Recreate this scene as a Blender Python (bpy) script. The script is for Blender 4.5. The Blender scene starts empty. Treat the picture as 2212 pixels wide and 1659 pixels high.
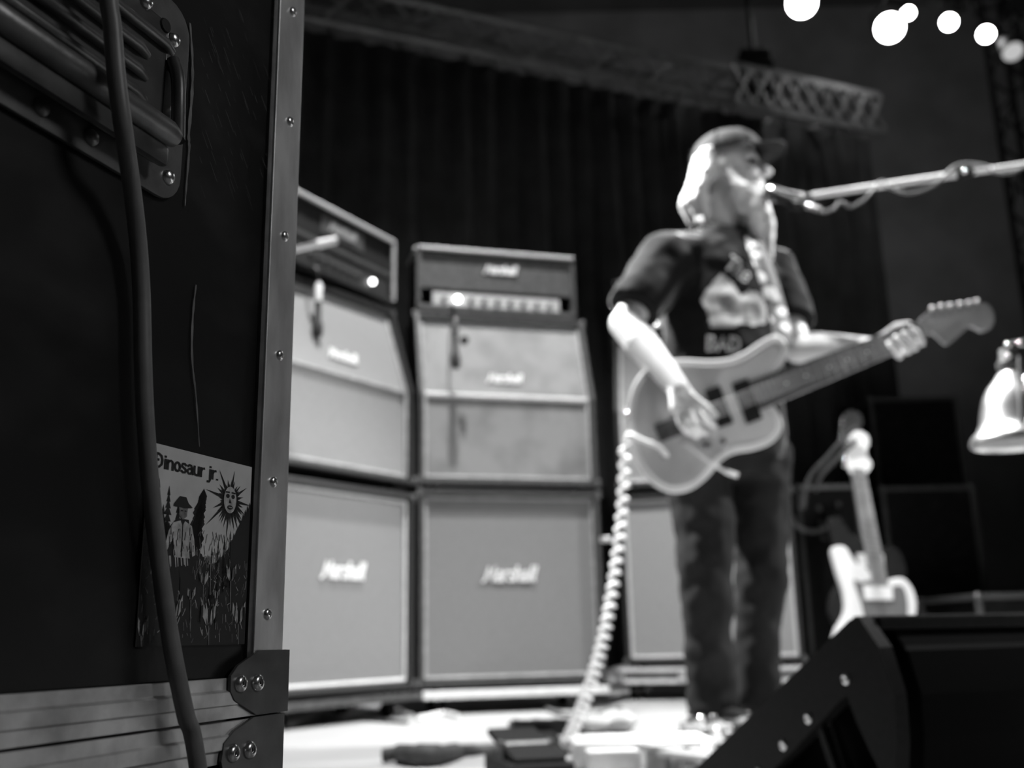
import bpy, bmesh, math, random
from mathutils import Vector, Matrix, noise
random.seed(4)
S = bpy.context.scene
COL = S.collection

# ------------------------------------------------------------------ camera, world, lights, exposure
FPX, TILT, ROLL, CAMH = 2174.0, math.radians(14.1), math.radians(1.2), 0.28
FW = Vector((0, math.cos(TILT), math.sin(TILT)))
U0 = Vector((0, -math.sin(TILT), math.cos(TILT)))
R0 = Vector((1, 0, 0))
CU = math.cos(ROLL)*U0 + math.sin(ROLL)*R0
CR = math.cos(ROLL)*R0 - math.sin(ROLL)*U0
CP = Vector((0, 0, CAMH))
cd = bpy.data.cameras.new('camera')
cam = bpy.data.objects.new('camera', cd)
COL.objects.link(cam)
cam.matrix_world = Matrix(((CR.x, CU.x, -FW.x, CP.x), (CR.y, CU.y, -FW.y, CP.y), (CR.z, CU.z, -FW.z, CP.z), (0, 0, 0, 1)))
cd.sensor_fit = 'HORIZONTAL'
cd.sensor_width = 36
cd.lens = 36*FPX/2212
cd.clip_start = 0.02
cd.dof.use_dof = True
cd.dof.focus_distance = 0.53
cd.dof.aperture_fstop = 7.0
S.camera = cam
vs = S.view_settings
vs.view_transform = 'Standard'
vs.look = 'None'
vs.gamma = 1
vs.exposure = 0.0
vs.use_curve_mapping = False
W = bpy.data.worlds.new('world')
W.use_nodes = True
W.node_tree.nodes['Background'].inputs[0].default_value = (1, 1, 1, 1)
W.node_tree.nodes['Background'].inputs[1].default_value = 0.004
S.world = W


def spot(name, loc, to, power, size=60, rad=0.08, blend=0.5):
    l = bpy.data.lights.new(name, 'SPOT')
    l.energy = power
    l.spot_size = math.radians(size)
    l.spot_blend = blend
    l.shadow_soft_size = rad
    o = bpy.data.objects.new(name, l)
    COL.objects.link(o)
    o.location = loc
    o.rotation_euler = (Vector(to)-Vector(loc)).to_track_quat('-Z', 'Y').to_euler()
    return o


spot('stage_spot_overhead', (0.0, 2.75, 5.4), (0.25, 3.2, 0.2), 1900, 50, 0.09)
spot('stage_spot_back_left', (-2.0, 4.2, 4.9), (0.65, 2.75, 1.35), 6500, 24, 0.09)
spot('stage_spot_house_right', (4.8, 3.6, 4.9), (0.95, 2.95, 1.2), 2800, 28, 0.12)
spot('stage_spot_front_wash', (2.2, 0.4, 5.2), (-0.1, 4.0, 0.9), 190, 46, 0.2)
spot('case_fill_spot', (3.2, -0.4, 2.6), (-0.2, 0.5, 0.4), 115, 30, 0.55)  # unseen soft lamp added to brighten the road case
spot('wall_fill_spot', (1.0, 6.6, 3.6), (1.5, 10.0, 5.6), 60, 130, 0.2)  # unseen lamp added to lift the dark back wall


# ------------------------------------------------------------------ helpers
def ray(px, py):
    return FW + (px-1106)/FPX*CR - (py-829.5)/FPX*CU


def at(px, py, Y):
    d = ray(px, py)
    return CP + d*(Y/d.y)


def atz(px, py, z):
    d = ray(px, py)
    return CP + d*((z-CAMH)/d.z)


def onp(px, py, p0, n):
    d = ray(px, py)
    return CP + d*((p0-CP).dot(n)/d.dot(n))


def mat(name, g, rough=0.6, metal=0.0, noise_amt=0.0, scale=30.0, bump=0.0, spec=0.5, stretch=None, g2=None, lo=0.45, hi=0.62, emit=0.0):
    m = bpy.data.materials.new(name)
    m.use_nodes = True
    nt = m.node_tree
    b = nt.nodes['Principled BSDF']
    b.inputs['Base Color'].default_value = (g, g, g, 1)
    b.inputs['Roughness'].default_value = rough
    b.inputs['Metallic'].default_value = metal
    b.inputs['Specular IOR Level'].default_value = spec
    if emit:
        b.inputs['Emission Color'].default_value = (1, 1, 1, 1)
        b.inputs['Emission Strength'].default_value = emit
    if noise_amt or bump or g2 is not None:
        tc = nt.nodes.new('ShaderNodeTexCoord')
        mp = nt.nodes.new('ShaderNodeMapping')
        nt.links.new(tc.outputs['Object'], mp.inputs[0])
        if stretch:
            mp.inputs['Scale'].default_value = stretch
        nz = nt.nodes.new('ShaderNodeTexNoise')
        nz.inputs['Scale'].default_value = scale
        nz.inputs['Detail'].default_value = 6
        nt.links.new(mp.outputs[0], nz.inputs['Vector'])
        if noise_amt or g2 is not None:
            cr = nt.nodes.new('ShaderNodeValToRGB')
            a, c = (g*(1-noise_amt), g*(1+noise_amt)) if g2 is None else (g, g2)
            cr.color_ramp.elements[0].color = (a, a, a, 1)
            cr.color_ramp.elements[1].color = (c, c, c, 1)
            cr.color_ramp.elements[0].position = lo if g2 is not None else 0.3
            cr.color_ramp.elements[1].position = hi if g2 is not None else 0.7
            nt.links.new(nz.outputs['Fac'], cr.inputs[0])
            nt.links.new(cr.outputs[0], b.inputs['Base Color'])
        if bump:
            bp = nt.nodes.new('ShaderNodeBump')
            bp.inputs['Strength'].default_value = bump
            bp.inputs['Distance'].default_value = 0.002
            nt.links.new(nz.outputs['Fac'], bp.inputs['Height'])
            nt.links.new(bp.outputs[0], b.inputs['Normal'])
    return m


M = dict(
    laminate=mat('black_laminate', 0.005, 0.42, 0, scale=14, g2=0.022, lo=0.5, hi=0.75, bump=0.25, stretch=(1, 1, 1.6), spec=0.35),
    alu=mat('scuffed_aluminium', 0.8, 0.42, 0.7, scale=34, g2=0.22, lo=0.42, hi=0.85, bump=0.5, stretch=(1, 1, 0.35)),
    alu_rail=mat('scuffed_rail', 0.78, 0.45, 0.6, scale=40, g2=0.26, lo=0.4, hi=0.82, bump=0.4),
    steel_dark=mat('dark_steel', 0.16, 0.42, 0.7, 0.25, 60, 0.3),
    steel_black=mat('black_steel', 0.09, 0.38, 0.5, 0.3, 50, 0.15),
    rivet=mat('rivet_steel', 0.8, 0.25, 1.0, 0.15, 90),
    hole=mat('rivet_hole', 0.01, 0.8),
    scuff=mat('pale_scuff', 0.14, 0.7, 0, 0.4, 60),
    cable_grey=mat('grey_cable', 0.16, 0.45, 0, 0.15, 80),
    paper=mat('sticker_paper', 0.62, 0.6, 0, 0.08, 60),
    ink=mat('sticker_ink', 0.010, 0.5),
    ink_mid=mat('sticker_mid', 0.16, 0.6, 0, 0.5, 300),
    ink_light=mat('sticker_light', 0.46, 0.6, 0, 0.35, 260),
    tolex=mat('black_tolex', 0.022, 0.55, 0, 0.3, 300, 0.4),
    tolex_grey=mat('worn_tolex', 0.05, 0.55, 0, 0.4, 60, 0.3),
    grille_back=mat('clean_grille_cloth', 0.30, 0.9, 0, 0.08, 140, 0.2),
    grille_pale=mat('pale_grille_cloth', 0.24, 0.9, 0, 0.08, 140, 0.2),
    grille_mid=mat('stained_grille_cloth', 0.25, 0.9, 0, scale=7, g2=0.16, lo=0.42, hi=0.72),
    grille_dark=mat('grey_grille_cloth', 0.19, 0.9, 0, 0.08, 140, 0.1),
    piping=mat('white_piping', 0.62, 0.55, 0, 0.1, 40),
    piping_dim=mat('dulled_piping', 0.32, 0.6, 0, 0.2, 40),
    logo=mat('white_logo_plastic', 0.85, 0.4),
    logo_dim=mat('dull_logo', 0.3, 0.5),
    panel_gold=mat('pale_control_panel', 0.5, 0.4, 0.4, 0.1, 60),
    panel_dark=mat('dark_control_panel', 0.05, 0.4, 0.3),
    knob=mat('dark_knob', 0.05, 0.4),
    jewel=mat('lit_jewel', 1, 0.3, emit=14),
    jewel_dim=mat('lit_jewel_small', 1, 0.3, emit=7),
    black=mat('matt_black', 0.012, 0.65, 0, 0.3, 40, spec=0.3),
    rubber=mat('black_rubber', 0.008, 0.8, spec=0.2),
    floor=mat('pale_stage_floor', 0.42, 0.5, 0, 0.06, 4, 0.1),
    wall=mat('charcoal_wall', 0.3, 0.9, 0, 0.2, 2),
    ceil=mat('dark_ceiling', 0.10, 0.9, 0, 0.2, 2),
    curtain=mat('black_drape', 0.11, 0.95, 0, 0.2, 6),
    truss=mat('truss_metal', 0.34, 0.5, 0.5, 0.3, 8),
    lens=mat('lamp_lens_lit', 1, 0.3, emit=30),
    lens_off=mat('lamp_lens_dim', 0.5, 0.2, 0.3, emit=0.5),
    skin=mat('skin', 0.68, 0.5, 0, 0.06, 25, 0.1),
    hair=mat('white_hair', 0.86, 0.6, 0, 0.1, 60, 0.5, stretch=(1, 1, 0.2)),
    cap=mat('dark_cap_cloth', 0.035, 0.8, 0, 0.2, 50, spec=0.2),
    shirt=mat('black_cotton', 0.010, 0.9, 0, 0.3, 12, 0.2, spec=0.15),
    jeans=mat('dark_denim', 0.011, 0.85, 0, scale=9, g2=0.019, lo=0.4, hi=0.7, spec=0.15),
    shoe=mat('dark_shoe', 0.02, 0.6),
    print_=mat('pale_shirt_print', 0.6, 0.8, 0, 0.25, 30),
    print_dark=mat('grey_shirt_print', 0.33, 0.8, 0, 0.3, 30),
    eye=mat('eye_dark', 0.03, 0.2),
    gbody=mat('grey_guitar_finish', 0.47, 0.3, 0.1, 0.2, 6),
    gedge=mat('guitar_edge_light_tone', 0.75, 0.4),
    gguard=mat('pale_pickguard', 0.62, 0.4, 0, 0.1, 9),
    wood=mat('maple', 0.30, 0.5, 0, 0.25, 12, stretch=(1, 1, 1)),
    wood_dark=mat('rosewood', 0.10, 0.5, 0, 0.25, 12),
    chrome=mat('chrome', 0.85, 0.15, 1.0),
    chrome_rough=mat('worn_chrome', 0.8, 0.28, 1.0, 0.1, 30),
    white=mat('white_gloss', 0.8, 0.3),
    pedal_pale=mat('pale_pedal_paint', 0.42, 0.45, 0, 0.15, 20),
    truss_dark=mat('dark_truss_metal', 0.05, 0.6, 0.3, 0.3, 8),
    boom=mat('pale_chrome_reflection', 0.85, 0.4, 0.25),  # pale diffuse tone in place of stage light reflected by chrome
    white_matt=mat('white_matt', 0.78, 0.6, 0, 0.1, 20),
    gguard2=mat('grey_pickguard', 0.14, 0.45, 0, 0.1, 9),
    caserim=mat('dull_case_rim', 0.12, 0.5, 0.4, 0.2, 20),
    wedge=mat('black_speaker_paint', 0.011, 0.7, 0, 0.25, 120, 0.3, spec=0.25),
    wedge_back=mat('black_speaker_back', 0.003, 0.9, 0, 0.2, 120, 0.3, spec=0.15),
    cable_white=mat('white_cable', 0.8, 0.4),
    cable_black=mat('black_cable', 0.03, 0.5),
    grey=mat('mid_grey_paint', 0.2, 0.5, 0, 0.2, 20),
    bagdark=mat('dark_webbing', 0.06, 0.8, 0, 0.4, 30, 0.5),
)


M['shirt'].node_tree.nodes['Principled BSDF'].inputs['Sheen Weight'].default_value = 0.7
M['shirt'].node_tree.nodes['Principled BSDF'].inputs['Sheen Roughness'].default_value = 0.25


def strap_material():
    m = mat('patterned_strap', 0.03, 0.7)
    nt = m.node_tree
    tc = nt.nodes.new('ShaderNodeTexCoord')
    v = nt.nodes.new('ShaderNodeTexVoronoi')
    v.inputs['Scale'].default_value = 22
    cr = nt.nodes.new('ShaderNodeValToRGB')
    cr.color_ramp.elements[0].position = 0.42
    cr.color_ramp.elements[0].color = (0.55, 0.55, 0.55, 1)
    cr.color_ramp.elements[1].position = 0.55
    cr.color_ramp.elements[1].color = (0.03, 0.03, 0.03, 1)
    nt.links.new(tc.outputs['Object'], v.inputs['Vector'])
    nt.links.new(v.outputs['Distance'], cr.inputs[0])
    nt.links.new(cr.outputs[0], nt.nodes['Principled BSDF'].inputs['Base Color'])
    return m


M['strap'] = strap_material()
ROOTM = {}


def thing(name, label, cat, loc=(0, 0, 0), rotz=0.0, group=None, basis=None):
    o = bpy.data.objects.new(name, None)
    COL.objects.link(o)
    o.empty_display_size = 0.05
    if basis is not None:
        m = Matrix.Translation(Vector(loc)) @ basis.to_4x4()
    else:
        m = Matrix.Translation(Vector(loc)) @ Matrix.Rotation(rotz, 4, 'Z')
    o.matrix_world = m
    ROOTM[o.name] = m
    tag(o, label, cat, group)
    return o


def tag(o, label, cat, group=None):
    o['label'] = label
    o['category'] = cat
    if group:
        o['group'] = group
    return o


def rootm(p):
    while p is not None:
        if p.name in ROOTM:
            return ROOTM[p.name]
        p = p.parent
    return Matrix.Identity(4)


class MB:
    def __init__(s):
        s.v = []
        s.f = []

    def add(s, v, f):
        k = len(s.v)
        s.v += [Vector(p) for p in v]
        s.f += [tuple(i+k for i in q) for q in f]
        return s

    def box(s, c, size, rot=None, bev=0.0):
        c = Vector(c)
        bm = bmesh.new()
        bmesh.ops.create_cube(bm, size=1)
        for v in bm.verts:
            v.co = Vector((v.co.x*size[0], v.co.y*size[1], v.co.z*size[2]))
        if bev:
            bmesh.ops.bevel(bm, geom=bm.edges[:], offset=bev, segments=2, profile=0.6, affect='EDGES')
        bm.verts.index_update()
        R = rot if rot is not None else Matrix.Identity(3)
        s.add([R @ v.co + c for v in bm.verts], [[v.index for v in f.verts] for f in bm.faces])
        bm.free()
        return s

    def tube(s, pts, rad, seg=10, caps=True, flat=None):
        pts = [Vector(p) for p in pts]
        n = len(pts)
        rad = rad if isinstance(rad, (list, tuple)) else [rad]*n
        vs_, fs = [], []
        t = (pts[1]-pts[0]).normalized()
        ref = Vector((0, 0, 1)) if abs(t.z) < 0.9 else Vector((1, 0, 0))
        a = t.cross(ref).normalized()
        for i in range(n):
            if i == 0:
                t = pts[1]-pts[0]
            elif i == n-1:
                t = pts[-1]-pts[-2]
            else:
                t = pts[i+1]-pts[i-1]
            t.normalize()
            a = (a-t*a.dot(t)).normalized()
            b = t.cross(a)
            for k in range(seg):
                w = 2*math.pi*k/seg
                vs_.append(pts[i]+rad[i]*(math.cos(w)*a+math.sin(w)*b))
        for i in range(n-1):
            for k in range(seg):
                fs.append((i*seg+k, i*seg+(k+1) % seg, (i+1)*seg+(k+1) % seg, (i+1)*seg+k))
        if caps:
            fs.append(tuple(range(seg-1, -1, -1)))
            fs.append(tuple((n-1)*seg+k for k in range(seg)))
        return s.add(vs_, fs)

    def cyl(s, a, b, r, r2=None, seg=14):
        return s.tube([a, b], [r, r if r2 is None else r2], seg)

    def ell(s, c, r, R=None, u=16, v=10):
        c = Vector(c)
        r = r if isinstance(r, (tuple, list)) else (r, r, r)
        R = R if R is not None else Matrix.Identity(3)
        vs_ = [c+R @ Vector((0, 0, r[2]))]
        fs = []
        for i in range(1, v):
            th = math.pi*i/v
            for k in range(u):
                w = 2*math.pi*k/u
                vs_.append(c+R @ Vector((r[0]*math.sin(th)*math.cos(w), r[1]*math.sin(th)*math.sin(w), r[2]*math.cos(th))))
        vs_.append(c+R @ Vector((0, 0, -r[2])))
        for k in range(u):
            fs.append((0, 1+k, 1+(k+1) % u))
        for i in range(v-2):
            for k in range(u):
                fs.append((1+i*u+k, 1+(i+1)*u+k, 1+(i+1)*u+(k+1) % u, 1+i*u+(k+1) % u))
        L = len(vs_)-1
        for k in range(u):
            fs.append((L, 1+(v-2)*u+(k+1) % u, 1+(v-2)*u+k))
        return s.add(vs_, fs)

    def cap(s, a, ra, b, rb, seg=14):
        s.cyl(a, b, ra, rb, seg)
        s.ell(a, ra, None, seg, 10)
        return s.ell(b, rb, None, seg, 10)

    def prism(s, outline, off):
        """outline: 3D points of a planar polygon; off: extrusion vector"""
        n = len(outline)
        o = Vector(off)
        p = [Vector(q) for q in outline]
        return s.add(p+[q+o for q in p], [tuple(range(n)), tuple(range(2*n-1, n-1, -1))]+[(i, i+n, (i+1) % n+n, (i+1) % n) for i in range(n)])

    def loft(s, rings, seg=28):
        vs_, fs = [], []
        for c, rx, ry, yaw in rings:
            for k in range(seg):
                w = 2*math.pi*k/seg
                x, y = rx*math.cos(w), ry*math.sin(w)
                vs_.append(Vector(c)+Vector((x*math.cos(yaw)-y*math.sin(yaw), x*math.sin(yaw)+y*math.cos(yaw), 0)))
        n = len(rings)
        for i in range(n-1):
            for k in range(seg):
                fs.append((i*seg+k, i*seg+(k+1) % seg, (i+1)*seg+(k+1) % seg, (i+1)*seg+k))
        fs.append(tuple(range(seg-1, -1, -1)))
        fs.append(tuple((n-1)*seg+k for k in range(seg)))
        return s.add(vs_, fs)

    def lathe(s, c, axis, prof, seg=32):
        c = Vector(c)
        ax = Vector(axis).normalized()
        ref = Vector((0, 0, 1)) if abs(ax.z) < 0.9 else Vector((1, 0, 0))
        a = ax.cross(ref).normalized()
        b = ax.cross(a)
        vs_, fs = [], []
        for r, h in prof:
            for k in range(seg):
                w = 2*math.pi*k/seg
                vs_.append(c+ax*h+r*(math.cos(w)*a+math.sin(w)*b))
        n = len(prof)
        for i in range(n-1):
            for k in range(seg):
                fs.append((i*seg+k, i*seg+(k+1) % seg, (i+1)*seg+(k+1) % seg, (i+1)*seg+k))
        if prof[0][0] > 1e-6:
            fs.append(tuple(range(seg-1, -1, -1)))
        if prof[-1][0] > 1e-6:
            fs.append(tuple((n-1)*seg+k for k in range(seg)))
        return s.add(vs_, fs)

    def build(s, name, m, parent=None, smooth=False, world=True, bev=0.0):
        me = bpy.data.meshes.new(name)
        v = s.v
        if world and parent is not None:
            inv = rootm(parent).inverted()
            v = [inv @ p for p in v]
        me.from_pydata([tuple(p) for p in v], [], s.f)
        bm = bmesh.new()
        bm.from_mesh(me)
        bmesh.ops.remove_doubles(bm, verts=bm.verts, dist=1e-6)
        bmesh.ops.recalc_face_normals(bm, faces=bm.faces)
        if bev:
            ed = [e for e in bm.edges if len(e.link_faces) == 2 and e.calc_face_angle(0) > 0.6]
            bmesh.ops.bevel(bm, geom=ed, offset=bev, segments=2, profile=0.6, affect='EDGES')
        bm.to_mesh(me)
        bm.free()
        if isinstance(m, str):
            m = M[m]
        me.materials.append(m)
        if smooth:
            me.polygons.foreach_set('use_smooth', [True]*len(me.polygons))
            try:
                me.set_sharp_from_angle(angle=math.radians(40))
            except Exception:
                pass
        o = bpy.data.objects.new(name, me)
        COL.objects.link(o)
        if parent is not None:
            o.parent = parent
        return o

    def remesh(s, name, m, parent, vox=0.008, smooth_it=4, wrinkle=0.0, wscale=9.0):
        """fuse everything into one continuous skin"""
        o = s.build(name, m, parent)
        a = o.modifiers.new('fuse', 'REMESH')
        a.mode = 'VOXEL'
        a.voxel_size = vox
        if smooth_it:
            b = o.modifiers.new('soft', 'SMOOTH')
            b.iterations = smooth_it
            b.factor = 0.5
        dg = bpy.context.evaluated_depsgraph_get()
        dg.update()
        me = bpy.data.meshes.new_from_object(o.evaluated_get(dg))
        o.modifiers.clear()
        if wrinkle:
            me.update()
            nn = [(v.co.copy(), v.normal.copy()) for v in me.vertices]
            for v, (c, n_) in zip(me.vertices, nn):
                q = Vector((c.x*wscale, c.y*wscale, c.z*wscale*1.2))
                v.co = c + n_*wrinkle*(noise.noise(q)+0.5*noise.noise(q*2.3))
        me.polygons.foreach_set('use_smooth', [True]*len(me.polygons))
        o.data = me
        if not me.materials:
            me.materials.append(M[m])
        return o


def crom(pts, n=6, closed=False):
    pts = [Vector(p) for p in pts]
    out = []
    L = len(pts)
    rng = range(L if closed else L-1)
    for i in rng:
        if closed:
            a, b, c, d = pts[(i-1) % L], pts[i], pts[(i+1) % L], pts[(i+2) % L]
        else:
            a, b, c, d = pts[max(i-1, 0)], pts[i], pts[i+1], pts[min(i+2, L-1)]
        for k in range(n):
            t = k/n
            out.append(0.5*((2*b)+(c-a)*t+(2*a-5*b+4*c-d)*t*t+(3*b-a-3*c+d)*t**3))
    if not closed:
        out.append(pts[-1])
    return out


def struct(o):
    o['kind'] = 'structure'
    return o


# ---- stroke lettering (flat or raised), glyphs on a unit x-height
def arc(cx, cy, rx, ry, a0, a1, n=12):
    return [(cx+rx*math.cos(math.radians(a0+(a1-a0)*i/n)), cy+ry*math.sin(math.radians(a0+(a1-a0)*i/n))) for i in range(n+1)]


GL = {
    'i': (0.34, [[(.15, 1), (.15, 0)], [(.15, 1.36), (.15, 1.30)]]),
    'n': (0.85, [[(.1, 1), (.1, 0)], [(.1, .68), (.25, .93), (.45, 1), (.62, .9), (.68, .68), (.68, 0)]]),
    'o': (0.82, [arc(.38, .5, .3, .48, 0, 360, 18)]),
    's': (0.72, [[(.6, .85), (.45, 1), (.2, .97), (.1, .78), (.2, .6), (.5, .44), (.6, .24), (.5, .05), (.25, 0), (.05, .15)]]),
    'a': (0.82, [[(.1, .85), (.3, 1), (.52, .95), (.62, .75), (.62, .15), (.74, 0)], [(.62, .55), (.3, .58), (.1, .4), (.1, .18), (.25, 0), (.45, .03), (.62, .25)]]),
    'u': (0.85, [[(.1, 1), (.1, .3), (.2, .05), (.4, 0), (.58, .12), (.65, .3)], [(.65, 1), (.65, 0)]]),
    'r': (0.6, [[(.1, 1), (.1, 0)], [(.1, .62), (.25, .92), (.5, .98)]]),
    'j': (0.5, [[(.28, 1), (.28, -.2), (.18, -.42), (-.05, -.42)], [(.28, 1.36), (.28, 1.30)]]),
    '.': (0.34, [[(.12, .03), (.12, .0)]]),
    ' ': (0.4, []),
    'D': (1.05, [[(.15, 1.5), (.15, 0)], [(-.05, 1.5), (.4, 1.5), (.72, 1.3), (.84, .85), (.78, .35), (.5, .04), (-.05, 0)], [(-.12, .82), (.42, .82)]]),
    'd': (1.0, [[(.15, 1.5), (.15, 0)], [(.05, 1.5), (.4, 1.5), (.72, 1.3), (.84, .85), (.78, .35), (.5, .04), (.05, 0)]]),
    'M': (1.25, [[(-.1, -.05), (.1, .1), (.3, 1.45), (.5, .35), (.95, 1.5), (1.0, 0)]]),
    'h': (0.82, [[(.12, 1.5), (.1, 0)], [(.1, .62), (.3, .95), (.55, .92), (.62, .65), (.62, .1), (.78, 0)]]),
    'l': (0.42, [[(.2, 1.5), (.12, .15), (.3, 0)]]),
    'T': (0.9, [[(0, 1.5), (.8, 1.5)], [(.4, 1.5), (.4, 0)]]),
    'B': (0.95, [[(.1, 1.5), (.1, 0)], [(.1, 1.5), (.55, 1.45), (.62, 1.1), (.45, .8), (.1, .8)], [(.45, .8), (.72, .55), (.65, .1), (.1, 0)]]),
    'A': (1.0, [[(0, 0), (.42, 1.5), (.84, 0)], [(.15, .5), (.7, .5)]]),
    'E': (0.8, [[(.65, 1.5), (.1, 1.5), (.1, 0), (.65, 0)], [(.1, .78), (.5, .78)]]),
    'e': (0.75, [[(.1, .5), (.62, .5), (.55, .85), (.35, 1), (.12, .8), (.08, .45), (.2, .08), (.4, 0), (.62, .15)]]),
    '1': (0.4, [[(.1, 1.5), (.1, 0)]]),
}


def lettering(mb, text, place, w=0.2, slant=0.0, depth=0.0):
    """place(x,y,h): text units to 3D; strokes are swept ribbons"""
    x0 = 0.0
    for ch in text:
        adv, strokes = GL[ch]
        for st in strokes:
            pts = [(x0+x+slant*y, y) for x, y in st]
            n = len(pts)
            L, R_ = [], []
            for i in range(n):
                a = pts[max(i-1, 0)]
                b = pts[min(i+1, n-1)]
                dx, dy = b[0]-a[0], b[1]-a[1]
                l = math.hypot(dx, dy) or 1
                nx, ny = -dy/l*w/2, dx/l*w/2
                ex = 0.3*w/l if i in (0, n-1) else 0
                sg = -1 if i == 0 else 1
                px, py = pts[i][0]+dx*ex*sg, pts[i][1]+dy*ex*sg
                L.append((px+nx, py+ny))
                R_.append((px-nx, py-ny))
            vv = [place(*p, depth) for p in L]+[place(*p, depth) for p in R_]
            ff = [(i, i+1, n+i+1, n+i) for i in range(n-1)]
            if depth:
                k = len(vv)
                vv += [place(*p, 0) for p in L]+[place(*p, 0) for p in R_]
                ff += [(i, i+1, i+1+k, i+k) for i in range(n-1)]+[(n+i, n+i+1, n+i+1+k, n+i+k) for i in range(n-1)]
                ff += [(0, n, n+k, k), (n-1, 2*n-1, 2*n-1+k, n-1+k)]
            mb.add(vv, ff)
        x0 += adv
    return x0


def text_width(t):
    return sum(GL[c][0] for c in t)


# ------------------------------------------------------------------ the setting
struct(MB().box((1.0, 4.0, -0.05), (15, 14, 0.1)).build('floor', 'floor'))
struct(MB().box((1.0, 10.05, 3.5), (15, 0.1, 7.4)).build('wall_back', 'wall'))
struct(MB().box((-6.5, 4.0, 3.5), (0.1, 14, 7.4)).build('wall_left', 'wall'))
struct(MB().box((8.5, 4.0, 3.5), (0.1, 14, 7.4)).build('wall_right', 'wall'))
struct(MB().box((1.0, 4.0, 7.15), (15, 14, 0.1)).build('ceiling', 'ceil'))
struct(MB().box((1.0, -3.05, 3.5), (15, 0.1, 7.4)).build('wall_front', 'wall'))


def truss(name, label, a, b, size, n, cat='truss', m='truss'):
    a, b = Vector(a), Vector(b)
    d = (b-a).normalized()
    up = Vector((0, 0, 1)) if abs(d.z) < 0.9 else Vector((0, 1, 0))
    s = d.cross(up).normalized()
    u = s.cross(d)
    t = thing(name, label, cat, a)
    h = size/2
    cor = [s*h+u*h, s*h-u*h, -s*h-u*h, -s*h+u*h]
    for c in cor:
        MB().cyl(a+c, b+c, 0.026, seg=10).build('chord', m, t, True)
    L = (b-a).length
    br = MB()
    for i in range(n):
        p, q = a+d*(L*i/n), a+d*(L*(i+1)/n)
        for k in range(4):
            c0, c1 = cor[k], cor[(k+1) % 4]
            if i % 2:
                c0, c1 = c1, c0
            MB.cyl(br, p+c0, q+c1, 0.013, seg=6)
    o = br.build('bracing', m, t)
    o['kind'] = 'stuff'
    return t


TA, TB = at(440, 0, 5.2), at(1872, 268, 7.0)
TA.z = TB.z = 4.02
st_truss = truss('stage_truss', 'long box truss carrying the black drape across the back of the stage', TA, TB, 0.26, 22)
# lattice box panel section at the right end
td = (TB-TA).normalized()
tL = (TB-TA).length
p0 = TA+td*(tL*0.73)
lat = st_truss
nrm = Vector((td.y, -td.x, 0))
q0, q1 = p0+nrm*0.17, TB+nrm*0.17
for zz in (0.15, -0.15):
    MB().box((q0+q1)/2+Vector((0, 0, zz)), ((q1-q0).length, 0.03, 0.05), Matrix.Rotation(math.atan2(td.y, td.x), 3, 'Z')).build('lattice_rail', 'truss', lat)
for i in range(9):
    a0, a1 = q0.lerp(q1, i/9), q0.lerp(q1, (i+1)/9)
    MB().cyl(a0+Vector((0, 0, -.14)), a1+Vector((0, 0, .14)), .02, seg=8).build('lattice_brace', 'truss', lat)
    MB().cyl(a0+Vector((0, 0, .14)), a1+Vector((0, 0, -.14)), .02, seg=8).build('lattice_brace', 'truss', lat)
# drape hung from the truss
dr = MB()
nn = 160
vv, ff = [], []
c0, c1 = TA+Vector((0, 0, -.13)), TB+Vector((0, 0, -.13))
for i in range(nn+1):
    p = c0.lerp(c1, i/nn)
    off = nrm*(0.04*math.sin(i*1.1)+0.02*math.sin(i*0.37))
    for z in (c0.z, 2.6, 1.2, 0.02):
        vv.append(Vector((p.x, p.y, z))+off*(1.0 if z < 3.5 else 0.4))
for i in range(nn):
    for k in range(3):
        ff.append((i*4+k, i*4+k+1, (i+1)*4+k+1, (i+1)*4+k))
dr.add(vv, ff)
o = dr.build('stage_drape', 'curtain', None, True)
md = o.modifiers.new('thick', 'SOLIDIFY')
md.thickness = 0.006
tag(o, 'tall black stage drape hanging from the truss behind the amplifiers', 'curtain')
# second, nearer lighting truss running over the stage at the top of the picture
TC, TD = at(1180, -60, 6.2), at(2300, 40, 7.6)
TC.z = TD.z = 5.5
truss('lighting_truss', 'lighting truss over the stage with lit lamps hanging below it', TC, TD, 0.3, 16)


def par_can(px, py, Y, r, label, to, lit=True, emit='lens'):
    c = at(px, py, Y)
    ax = (Vector(to)-c).normalized()
    t = thing('stage_lamp', label, 'lamp', c, 0, 'round lamps on the lighting truss')
    MB().lathe(c, ax, [(r*.55, -r*2.6), (r*.9, -r*2.1), (r*1.06, -r*.2), (r*1.12, r*.12), (r*1.02, r*.12), (r*.98, -r*.1)]).build('can', 'black', t, True)
    MB().lathe(c, ax, [(r*.98, -r*.02), (r*.6, r*.04), (0.0, r*.06)]).build('lens', 'lens' if lit else 'lens_off', t, True)
    b = c-ax*r*1.1
    sd = ax.cross(Vector((0, 0, 1))).normalized()
    tops = b+Vector((0, 0, r*2.2))
    MB().tube([b+sd*r*1.15, b+sd*r*1.2+Vector((0, 0, r*1.2)), tops, b-sd*r*1.2+Vector((0, 0, r*1.2)), b-sd*r*1.15], r*.09, 6).build('yoke', 'black', t)
    MB().cyl(tops, Vector((tops.x, tops.y, 7.08)), .012).build('drop_pipe', 'black', t)
    return t


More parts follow.
